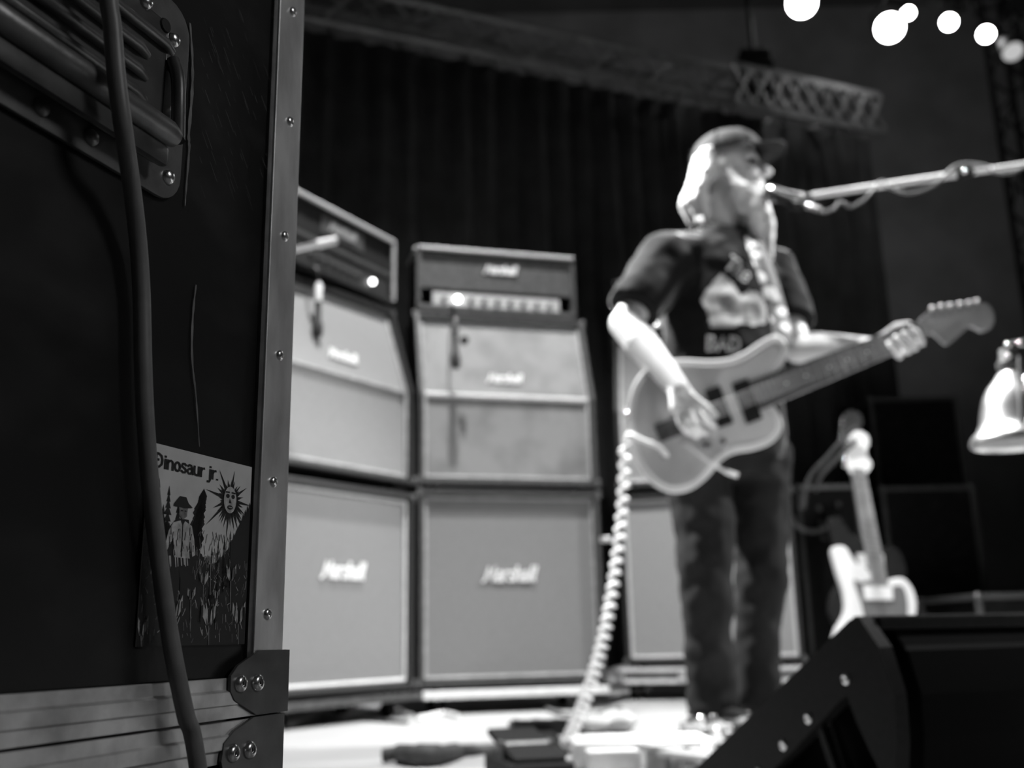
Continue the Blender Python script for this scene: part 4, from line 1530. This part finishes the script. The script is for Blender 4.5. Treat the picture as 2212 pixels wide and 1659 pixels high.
m0, m1 = at(1654, 414, MY+.10), at(1752, 447, MY-.02)
ax = (m1-m0).normalized()
MB().lathe(m0, ax, [(.0, -.002), (.012, .0), (.022, .012), (.025, .03), (.024, .045), (.019, .055)], 18).build('grille_head', 'steel_dark', mic, True)
MB().lathe(m0, ax, [(.0265, .026), (.0265, .034), (.025, .034)], 18).build('grille_band', 'chrome', mic, True)
MB().lathe(m0, ax, [(.019, .055), (.017, .07), (.012, .16), (.012, .17)], 16).build('handle', 'black', mic, True)
MB().lathe(m0, ax, [(.0095, .17), (.0095, .215), (.005, .225)], 12).build('plug', 'chrome_rough', mic, True)
cm = m0+ax*.10
MB().tube([cm-Vector((0, 0, .018)), cm+ax*.03-Vector((0, 0, .019)), at(1722, 434, MY)], .0115, 10).build('clip', 'black', mic, True)
MB().tube([m0+ax*.02+Vector((0, 0, .026)), m0+ax*.08+Vector((0, 0, .024)), at(1735, 420, MY)], .0045, 8).build('clip_bracket', 'chrome_rough', mic, True)
wc = []
A_, B_ = at(1760, 428, MY), at(2300, 346, MY)
pts = [m0+ax*.222, at(1775, 458, MY-.03), at(1800, 452, MY-.03), at(1815, 436, MY-.022), at(1838, 446, MY-.02), at(1866, 432, MY-.02), at(1885, 412, MY-.016), at(1905, 392, MY+.0), at(1925, 406, MY-.016), at(1962, 417, MY-.018), at(2010, 404, MY-.016), at(2040, 380, MY-.012), at(2062, 360, MY-.008), at(2090, 354, MY), at(2130, 360, MY-.002), at(2150, 372, MY-.012), at(2185, 372, MY-.014), at(2240, 352, MY-.012), at(2310, 358, MY-.02), Vector((stand.x-.03, stand.y-.03, .8)), Vector((stand.x-.04, stand.y-.1, .01)), Vector((stand.x+.1, stand.y-.4, .008))]
tag(MB().tube(crom(pts, 8), .0048, 8).build('microphone_cable', 'grey', None, True), 'grey microphone cable wound loosely along the boom arm', 'cable')

# ------------------------------------------------------------------ floor monitor at the right front
wa = at(1850, 1325, 1.35)
wb = math.radians(25)
we = Vector((math.cos(wb), math.sin(wb), 0))
wd = Vector((-math.sin(wb), math.cos(wb), 0))
WBm = Matrix(((we.x, wd.x, 0), (we.y, wd.y, 0), (0, 0, 1)))
WO = Vector((wa.x, wa.y, 0))
wdg = thing('stage_monitor', 'black wedge floor monitor with bolted side cheek at the right front', 'speaker', WO, 0, None, WBm)
WT, WW = wa.z, .62


def wl(px, py):
    p = onp(px, py, WO, we)-WO
    return p.dot(wd), p.z


prof = [(0, WT), wl(1900, 1400), wl(1930, 1500), wl(1937, 1600), (-.03, .06), (-.012, .004), (.44, .004), (.46, .03)]
prof = [(d_, z_) for d_, z_ in prof]
print('wedge', prof)
hole = [wl(1828, 1500), wl(1850, 1560), wl(1880, 1625), wl(1896, 1655), wl(1906, 1690), wl(1640, 1690), wl(1712, 1622)]
th = .022


def ring(mb, outer, inner, x0, x1):
    """plate with a polygonal opening: outer and inner are resampled to the same count and bridged"""
    def rs_(p, n):
        L = [0]
        q = p+[p[0]]
        for a, c in zip(q, q[1:]):
            L.append(L[-1]+math.hypot(c[0]-a[0], c[1]-a[1]))
        out = []
        for k in range(n):
            s_ = L[-1]*k/n
            i = max(j for j in range(len(p)) if L[j] <= s_+1e-9)
            t_ = (s_-L[i])/max(1e-9, L[i+1]-L[i])
            out.append((q[i][0]+(q[i+1][0]-q[i][0])*t_, q[i][1]+(q[i+1][1]-q[i][1])*t_))
        return out
    cxx = sum(p[0] for p in inner)/len(inner)
    czz = sum(p[1] for p in inner)/len(inner)
    n = 72
    def angsort(p):
        # ray from the opening's centre to the polygon at n equal angles
        out = []
        for k in range(n):
            a = 2*math.pi*k/n
            dx, dz = math.cos(a), math.sin(a)
            best = None
            for (ax_, az_), (bx_, bz_) in zip(p, p[1:]+p[:1]):
                ex, ez = bx_-ax_, bz_-az_
                den = dx*ez-dz*ex
                if abs(den) < 1e-12:
                    continue
                t_ = ((ax_-cxx)*ez-(az_-czz)*ex)/den
                u_ = ((ax_-cxx)*dz-(az_-czz)*dx)/den
                if t_ > 0 and -1e-9 <= u_ <= 1+1e-9:
                    best = t_ if best is None else max(best, t_)
            out.append((cxx+dx*best, czz+dz*best))
        return out
    A, B_ = angsort(outer), angsort(inner)
    vv = [(x, d_, z_) for x in (x0, x1) for P in (A, B_) for d_, z_ in P]
    ff = []
    for k in range(n):
        j = (k+1) % n
        ff += [(k, j, n+j, n+k), (2*n+k, 3*n+k, 3*n+j, 2*n+j), (k, 2*n+k, 2*n+j, j), (n+k, n+j, 3*n+j, 3*n+k)]
    return mb.add(vv, ff)


ring(MB(), prof, hole, 0, th).build('side_cheek', 'wedge', wdg, False, False)
MB().prism([(WW-th, d_, z_) for d_, z_ in prof], (th, 0, 0)).build('side_cheek', 'wedge', wdg, False, False, .002)


def inset(k):
    return [(.19+(d_-.19)*k, .12+(z_-.12)*k) for d_, z_ in prof]


MB().prism([(th+.03, d_, z_) for d_, z_ in inset(.97)], (WW-2*th-.03, 0, 0)).build('cabinet_body', 'wedge_back', wdg, False, False, .003)
# top strip and strut inside the opening
h0, h1 = wl(1760, 1585), wl(1800, 1690)
MB().prism([(th*.3, h0[0]-.006, h0[1]+.01), (th*.3, h0[0]+.006, h0[1]+.012), (th*.3, h1[0]+.006, h1[1]), (th*.3, h1[0]-.006, h1[1])], (.03, 0, 0)).build('strut', 'wedge', wdg, False, False)
MB().box((WW/2+.01, .012, WT-.012), (WW-.03, .05, .018), None, .004).build('top_rail', 'wedge', wdg, False, False)
for px, py in ((1827, 1467), (1746, 1552), (1692, 1610), (1640, 1668)):
    d_, z_ = wl(px, py)
    MB().lathe((0, d_, z_), (-1, 0, 0), [(.0075, -.001), (.007, .0016), (.004, .003), (.0018, .0022), (0, .002)], 14).build('bolt', 'chrome_rough', wdg, True, False)
# slanted grille facing the player
g0, g1 = Vector((WW/2, 0, WT)), Vector((WW/2, .46, .03))
gl = (g1-g0).length
ga = math.atan2(g1.z-g0.z, g1.y-g0.y)
GRm = Matrix.Rotation(ga, 3, 'X')
MB().box((g0+g1)/2+GRm @ Vector((0, 0, .003)), (WW-2*th-.01, gl-.04, .008), GRm, .002).build('speaker_grille', 'steel_black', wdg, False, False)

# ------------------------------------------------------------------ white guitar on a stand, another behind it
def stand_guitar(label, Y, dx, dy, sc, body_m, guard_m, hide_body=False):
    """traced in photo pixels around the visible white guitar; dx, dy, sc shift it"""
    q0 = at(1890, 1300, Y)
    def g(px, py, back=0.0):
        p = at(1890+(px-1890)*sc+dx, 1300+(py-1300)*sc+dy, Y)
        return p+Vector((0, back+(p.z-.5)*.12, 0))
    t = thing('electric_guitar', label, 'guitar', Vector((q0.x, q0.y, 0)))
    out = c2([(1800, 1186), (1826, 1180), (1842, 1202), (1854, 1218), (1868, 1222), (1882, 1240), (1908, 1258), (1926, 1251), (1950, 1249), (1968, 1268), (1977, 1300), (1974, 1335), (1968, 1370), (1972, 1410), (1960, 1445), (1915, 1466), (1860, 1462), (1815, 1440), (1795, 1405), (1800, 1365), (1822, 1325), (1822, 1285), (1808, 1235)], 4)
    MB().prism([g(*p) for p in out], (0, .04, 0)).build('body', body_m, t, False, True, .006)
    pgd = c2([(1843, 1254), (1858, 1258), (1874, 1254), (1892, 1260), (1925, 1266), (1948, 1268), (1956, 1300), (1953, 1340), (1940, 1372), (1905, 1372), (1870, 1352), (1856, 1300)], 4)
    MB().prism([g(*p, -.0028) for p in pgd], (0, .0025, 0)).build('pickguard', guard_m, t)
    for (x0, y0, x1, y1) in ((1862, 1265, 1924, 1296), (1872, 1350, 1934, 1378)):
        MB().prism([g(*p, -.003) for p in ((x0, y0), (x1, y0+2), (x1+1, y1), (x0+2, y1))], (0, -.006, 0)).build('pickup', 'white', t, False, True, .0015)
    def al(t_, o_):
        x, y = 1899+(1862-1899)*t_, 1264+(1008-1264)*t_
        w = 17-4*t_
        return x+w*o_, y+w*o_*.13
    MB().prism([g(*al(a, b_), -.004) for a, b_ in ((0, -1), (1, -1), (1, 1), (0, 1))], (0, .02, 0)).build('neck', 'wood', t, False, True, .003)
    MB().prism([g(*al(a, b_), -.009) for a, b_ in ((-.05, -1), (1, -1), (1, 1), (-.05, 1))], (0, .0048, 0)).build('fingerboard', 'wood', t)
    fb_ = t.children[-1]
    for k in range(1, 21):
        f_ = 2**(-k/12.0)
        f_ = (f_-2**(-21/12))/(1-2**(-21/12))
        MB().cyl(g(*al(f_, -.97), -.0095), g(*al(f_, .97), -.0095), .0014, seg=6).build('fret', 'wood_dark', fb_)
    hs_ = c2([(1850, 1020), (1840, 1005), (1838, 980), (1842, 945), (1850, 928), (1868, 924), (1884, 932), (1889, 950), (1883, 966), (1883, 980), (1892, 996), (1887, 1011), (1875, 1020)], 4)
    MB().prism([g(*p, -.002) for p in hs_], (0, .014, 0)).build('headstock', 'white_matt' if not hide_body else 'wood_dark', t, False, True, .002)
    for k in range(6):
        a = g(1850-k*1.5, 942+k*12, .002)
        b_ = g(1842-k*1.8, 941+k*12, -.002)
        o_ = MB().cyl(a, b_, .003, seg=8).build('tuner', 'chrome', t)
        MB().ell(b_, (.008, .005, .007), None, 10, 6).build('tuner_button', 'chrome', o_, True)
    for k in range(6):
        x = -.7+1.4*k/5
        MB().cyl(g(1905+x*14, 1405, -.013), g(*al(1, x), -.011), .0006, seg=5).build('string', 'chrome', t)
    MB().box(g(1905, 1405, -.008), (.07, .012, .02), None, .002).build('bridge', 'chrome', t, False, True)
    return t, g


sg, gfn = stand_guitar('white electric guitar with grey pickguard on a stand behind the floor monitor', 3.80, 0, 0, 1.0, 'white', 'gguard2')
sg2, gfn2 = stand_guitar('dark guitar behind the white one, only its headstock showing', 4.42, -12, -72, .93, 'black', 'black', True)


def gstand(label, g, Y):
    b_ = g(1890, 1462, .02)
    t = thing('guitar_stand', label, 'stand', (b_.x, b_.y+.1, 0), 0, 'guitar stands')
    for sx in (-1, 1):
        lo = Vector((b_.x+sx*.17, b_.y-.16, .012))
        md_ = Vector((b_.x+sx*.07, b_.y+.06, max(.10, b_.z-.03)))
        MB().tube([lo, md_, Vector((b_.x, b_.y+.13, .55))], .011, 8).build('leg', 'black', t, True)
        MB().tube([md_, Vector((b_.x+sx*.07, b_.y-.04, b_.z-.018)), Vector((b_.x+sx*.07, b_.y-.055, b_.z+.02))], .010, 8).build('cradle_arm', 'rubber', t, True)
    MB().tube([Vector((b_.x, b_.y+.34, .012)), Vector((b_.x, b_.y+.13, .55))], .011, 8).build('leg', 'black', t, True)


gstand('black stand carrying the white guitar', gfn, 3.8)
gstand('black stand carrying the dark guitar', gfn2, 4.42)
# straps hanging from the headstocks
for k, (pp, lab) in enumerate(((((1852, 925, 3.83), (1835, 935, 3.84), (1790, 985, 3.9), (1748, 1035, 4.0), (1735, 1100, 4.05)), 'upper dark strap drooping from the white guitar headstock'), (((1850, 950, 3.84), (1815, 985, 3.86), (1775, 1025, 3.95), (1762, 1060, 4.02)), 'lower dark strap drooping from the white guitar headstock'))):
    tag(MB().tube(crom([at(*p) for p in pp], 6), .009, 8).build('hanging_strap', 'bagdark', None, True), lab, 'strap')


# ------------------------------------------------------------------ dark cases on the right
def flight(label, px0, px1, pytop, Y, d, rivets=None, ang=0.0):
    a, b_ = at(px0, pytop, Y), at(px1, pytop, Y)
    w, h = (b_-a).length, (a.z+b_.z)/2
    t = thing('equipment_case', label, 'road case', ((a.x+b_.x)/2, Y, 0), math.radians(ang))
    MB().box((0, d/2, h/2+.002), (w-.012, d-.012, h-.012)).build('panel_box', 'laminate' if rivets is None else 'black', t, False, False)
    for x in (-w/2, w/2):
        MB().box((x, .004, h/2), (.022, .022, h-.02), None, .003).build('edge_strip', 'caserim', t, False, False)
        MB().box((x, d-.004, h/2), (.022, .022, h-.02), None, .003).build('edge_strip', 'caserim', t, False, False)
        MB().box((x, d/2, h-.01), (.022, d-.03, .022), None, .003).build('edge_strip', 'caserim', t, False, False)
        for yy in (.004, d-.004):
            MB().ell((x, yy, h-.012), .02).build('ball_corner', 'steel_dark', t, True, False)
    MB().box((0, .004, h-.01), (w-.03, .022, .022), None, .003).build('edge_strip', 'caserim' if rivets is None else 'piping_dim', t, False, False)
    MB().box((0, .004, .012), (w-.03, .022, .022), None, .003).build('edge_strip', 'caserim', t, False, False)
    for px, py in rivets or ():
        p = at(px, py, Y)
        MB().lathe(((p.x-(a.x+b_.x)/2), -.001, p.z), (0, -1, 0), [(.014, -.002), (.012, .006), (.006, .009), (0, .009)], 14).build('rivet', 'steel_dark', t, True, False)
    if rivets:
        p = at(1790, 1118, Y)
        MB().box((p.x-(a.x+b_.x)/2, -.004, p.z), (.07, .01, .12), None, .004).build('latch_plate', 'rubber', t, False, False)
    return t


flight('low dark case with pale top edge and round studs behind the guitar stands', 1722, 1846, 1048, 4.95, .5, ((1770, 1098), (1811, 1090), (1775, 1130), (1813, 1124), (1779, 1160), (1815, 1160)))
flight('tall dark equipment case behind the white guitar', 1880, 2062, 858, 6.0, .6)
flight('wide dark equipment case in front of the tall one', 1905, 2098, 1050, 5.2, .6)
flight('low dark equipment case at the right edge of the frame', 2112, 2420, 1280, 4.2, .6)
# pale cable drooping from the studded case
a = at(1795, 1132, 4.93)
tag(MB().tube(crom([a, at(1785, 1140, 4.91), at(1755, 1148, 4.90), at(1722, 1138, 4.91), at(1700, 1110, 4.94), at(1690, 1200, 5.0), Vector((a.x-.3, 5.0, .012)), Vector((a.x-.35, 5.1, .011))], 8), .0105, 8).build('patch_cable', 'piping_dim', None, True), 'pale cable drooping from the studded dark case', 'cable')

# ------------------------------------------------------------------ chrome bell lamp at the right edge
LY = 2.3
lc = at(2206, 960, LY)
la = at(2194, 740, LY)
lamp = thing('clamp_lamp', 'chrome bell-shaped clamp lamp hanging at the right edge', 'lamp', (lc.x, lc.y, 0))
k_ = (la.z-lc.z)/220.0
ax = Vector((0, 0, 1))
cc = Vector((lc.x, LY, lc.z))
MB().lathe(cc, ax, [(r*k_, h*k_) for r, h in ((90, 4), (97, 0), (98, 8), (94, 18), (82, 30), (74, 48), (69, 75), (62, 100), (50, 122), (36, 138), (28, 150), (24, 154), (22, 150), (34, 134), (58, 100), (70, 48), (88, 10), (90, 4))], 40).build('bell_shade', 'chrome_rough', lamp, True)
MB().lathe(cc, ax, [(20*k_, 148*k_), (22*k_, 160*k_), (26*k_, 166*k_), (26*k_, 176*k_), (20*k_, 180*k_), (17*k_, 205*k_), (0, 206*k_)], 24).build('socket', 'steel_dark', lamp, True)
MB().lathe(cc, ax, [(0, 40*k_), (26*k_, 55*k_), (30*k_, 75*k_), (16*k_, 120*k_), (14*k_, 146*k_), (0, 147*k_)], 18).build('bulb', 'white_matt', lamp, True)
for px, py in ((2178, 745), (2180, 768), (2204, 742), (2184, 798)):
    MB().ell(at(px, py, LY-.02), .008, None, 10, 8).build('clamp_screw', 'chrome', lamp, True)
pole = at(2262, 800, LY)
MB().tube([cc+Vector((0, 0, 190*k_)), cc+Vector((.0, 0, 214*k_)), Vector((pole.x, LY, cc.z+225*k_))], .009, 10).build('clamp_arm', 'black', lamp, True)
MB().cyl((pole.x, LY, .03), (pole.x, LY, cc.z+.35), .012).build('pole', 'black', lamp, True)
MB().lathe((pole.x, LY, 0), (0, 0, 1), [(.14, 0), (.14, .012), (.05, .03), (.016, .05)], 28).build('base', 'black', lamp, True)
MB().cyl(at(2203, 770, LY-.075), at(2208, 940, LY-.085), .0055).build('lamp_cord', 'cable_black', lamp, True)

# ------------------------------------------------------------------ things on the stage floor in front of the player
def gpt(px, py, z=0.0):
    return atz(px, py, z)


pb0, pb1 = gpt(1290, 1604, .055), gpt(1502, 1604, .055)
# long pale pedal board
pby = pb0.y
bd_ = thing('pedal_board', 'long pale board lying on the stage before the feet of the player', 'pedalboard', ((pb0.x+pb1.x)/2, pby, 0))
pw = pb1.x-pb0.x+.10
MB().box((0, .10, .028), (pw, .2, .054), None, .008).build('board_top', 'white_matt', bd_, True, False)
for x in (-pw/2+.05, pw/2-.05):
    for yy in (.03, .17):
        MB().cyl((x, yy, 0), (x, yy, .003), .014).build('foot', 'rubber', bd_, False, False)


def pedal(px, py, z, w, d, h, m, label, rz=0.0, name='effect_pedal'):
    p = gpt(px, py, z+h)
    t = thing(name, label, 'pedal', (p.x, p.y, z), rz, 'effect pedals in front of the player')
    MB().prism([(-w/2, y, zz) for y, zz in ((0, .004), (0, h*.75), (d, h), (d, .004))], (w, 0, 0)).build('housing', m, t, False, False, .003)
    for k in range(3):
        x = (k-1)*w*.29
        yy = d*.82
        zz = h*.75+h*.25*yy/d
        MB().lathe((x, yy, zz), (0, 0, 1), [(.009, -.002), (.009, .013), (.006, .016), (0, .016)], 12).build('knob', 'chrome' if k == 1 else 'steel_dark', t, True, False)
    yy = d*.25
    zz = h*.75+h*.25*yy/d
    MB().lathe((0, yy, zz), (0, 0, 1), [(.014, -.002), (.014, .004), (.009, .006), (.0085, .016), (0, .018)], 14).build('footswitch', 'chrome', t, True, False)
    MB().ell((0, d*.55, h*.75+h*.25*.55+.001), .004, None, 8, 6).build('indicator', 'white', t, True, False)
    for sx in (-1, 1):
        MB().cyl((sx*w/2, d*.7, h*.5), (sx*(w/2+.022), d*.7, h*.5), .0075, .006).build('plug', 'chrome', t, True, False)
    for x in (-w/2+.012, w/2-.012):
        for y2 in (.012, d-.012):
            MB().cyl((x, y2, 0), (x, y2, .005), .006).build('foot', 'rubber', t, False, False)
    return t


pedal(1535, 1562, 0, .11, .10, .06, 'grey', 'mid grey effect pedal nearest the shoe of the player', .1)
pedal(1592, 1553, 0, .12, .10, .06, 'pedal_pale', 'pale effect pedal tucked against the floor monitor, farthest back', -.1)
pedal(1567, 1590, 0, .10, .09, .055, 'grey', 'grey effect pedal between pale pedals by the floor monitor', .05)
pedal(1608, 1600, 0, .07, .09, .05, 'pedal_pale', 'narrow white effect pedal beside the floor monitor', -.05)
pedal(1555, 1632, 0, .14, .10, .05, 'pedal_pale', 'broad pale effect pedal below the grey ones by the floor monitor', .12)
# pale rails of a pedal rack in front of the long board
ra, rb_ = gpt(1395, 1612, .05), gpt(1565, 1632, .05)
rk2 = thing('pedal_rack', 'pale two-railed pedal rack lying in front of the long board', 'pedalboard', ra)
off = Vector((.02, -.13, 0))
for k in range(2):
    a, b_ = ra+off*k, rb_+off*k
    d_ = (b_-a).normalized()
    MB().box((a+b_)/2, ((b_-a).length, .035, .012), Matrix.Rotation(math.atan2(d_.y, d_.x), 3, 'Z'), .003).build('rail', 'pedal_pale', rk2)
for a in (ra, rb_):
    a = a.lerp(ra+(rb_-ra)*.5, .08)
    MB().prism([a+Vector((-.006, .012, -.007)), a+off+Vector((-.006, -.012, -.007)), a+off+Vector((-.006, -.012, -.049)), a+Vector((-.006, .012, -.049))], (.012, 0, 0)).build('end_bracket', 'steel_dark', rk2)
tag(MB().box(gpt(1318, 1640, .022)+Vector((0, .02, 0)), (.11, .12, .042), Matrix.Rotation(.12, 3, 'Z'), .006).build('junction_box', 'white_matt', None, True), 'plain white box on the floor at the foot of the coiled cable', 'box')
# black rocker pedal
rp = gpt(1168, 1672, .02)
rk = thing('rocker_pedal', 'black rocker pedal with its treadle tipped up on the pale floor', 'pedal', (rp.x, rp.y, 0), math.radians(14))
MB().box((0, .10, .022), (.13, .24, .036), None, .005).build('base', 'black', rk, False, False)
MB().box((0, .12, .062), (.105, .25, .014), Matrix.Rotation(math.radians(9), 3, 'X'), .004).build('treadle', 'rubber', rk, False, False)
MB().cyl((-.05, .11, .058), (.05, .11, .058), .014).build('pivot', 'steel_dark', rk, True, False)
for sx in (-1, 1):
    MB().box((sx*.052, .11, .05), (.008, .05, .045)).build('bracket', 'steel_dark', rk, False, False)
for x in (-.05, .05):
    for yy in (0, .2):
        MB().cyl((x, yy, 0), (x, yy, .005), .01).build('foot', 'rubber', rk, False, False)
# black floor plate behind it with a slanted edge
q = [gpt(*p, .004) for p in ((1098, 1566), (1166, 1566), (1240, 1622), (1208, 1640), (1150, 1608))]
fl_ = MB().prism([p-Vector((0, 0, .0035)) for p in q], (0, 0, .012)).build('rubber_mat', 'rubber', None)
tag(fl_, 'black pointed mat lying flat on the pale floor behind the rocker pedal', 'mat')
# set list paper
sp_ = MB().prism([gpt(*p, .001) for p in ((1062, 1672), (1072, 1626), (1145, 1618), (1165, 1672))], (0, 0, .0012)).build('paper_sheet', 'white', None)
tag(sp_, 'blank white paper sheet on the floor at the lower frame edge', 'paper')
# dark padded strap lying on the floor
db = [gpt(826, 1632, .018), gpt(862, 1628, .022), gpt(905, 1630, .026), gpt(950, 1630, .022), gpt(990, 1622, .016), gpt(1030, 1620, .013), gpt(1082, 1616, .012)]
tag(MB().tube(crom(db, 6), [.016]*6+[.022]*6+[.025]*6+[.020]*6+[.014]*6+[.012]*7, 12).build('cable_bundle', 'bagdark', None, True), 'dark lumpy cable bundle lying alone on the bright floor', 'cable')
# loose cables on the floor
for k, (pp, m, r_, lab) in enumerate((
    (((1115, 1662), (1150, 1636), (1185, 1618), (1206, 1612), (1225, 1606)), 'piping', .006, 'pale cable rising across the black mat'),
    (((1345, 1600), (1420, 1600), (1470, 1604), (1530, 1612), (1590, 1622), (1620, 1628)), 'white', .006, 'white cable running along the row of pedals'),
    (((1425, 1680), (1440, 1655), (1458, 1636), (1470, 1622)), 'piping', .007, 'pale cable slanting between pedals at the lower edge'),
    (((600, 1572), (640, 1560), (690, 1545), (740, 1548), (790, 1540), (828, 1530), (842, 1518), (822, 1512)), 'white_matt', .009, 'pale cable coiled on the floor under the stack beside the road case'),
    (((700, 1562), (760, 1553), (820, 1556), (880, 1560)), 'cable_black', .006, 'black cable on the floor under the stack beside the road case'),
    (((900, 1552), (930, 1545), (960, 1540), (990, 1546)), 'white_matt', .008, 'short pale cable between the first two dollies'),
    (((1180, 1530), (1230, 1545), (1290, 1540), (1340, 1528)), 'grey', .008, 'grey cable on the floor before the middle stack'))):
    tag(MB().tube(crom([gpt(*p, r_+.0005) for p in pp], 6), r_, 8).build('floor_cable', m, None, True), lab, 'cable')
# pale folded cloth heap near the third stack
hq = gpt(1310, 1560, .03)
hm = MB()
for i in range(9):
    hm.ell(Vector((hq.x+random.uniform(-.06, .06), hq.y+random.uniform(-.04, .04), .022+.02*random.random())), (.045, .04, .024), None, 10, 8)
tag(hm.remesh('folded_cloth', 'pedal_pale', None, .006, 3, .006, 25), 'crumpled white cloth on the floor by the lower end of the coiled cable', 'cloth')
# small stage power box and dark case lid between the dollies
pq = gpt(1200, 1548, .05)
t = thing('power_strip', 'black power strip with pale sockets on the floor before the middle stack', 'power strip', (pq.x, pq.y, 0), .1)
MB().box((0, 0, .022), (.26, .055, .044), None, .005).build('housing', 'black', t, False, False)
for k in range(4):
    MB().lathe((-.09+k*.06, -.0, .044), (0, 0, 1), [(.018, -.002), (.018, .003), (.015, .003), (.014, .0005), (0, .0005)], 14).build('socket', 'white_matt', t, True, False)
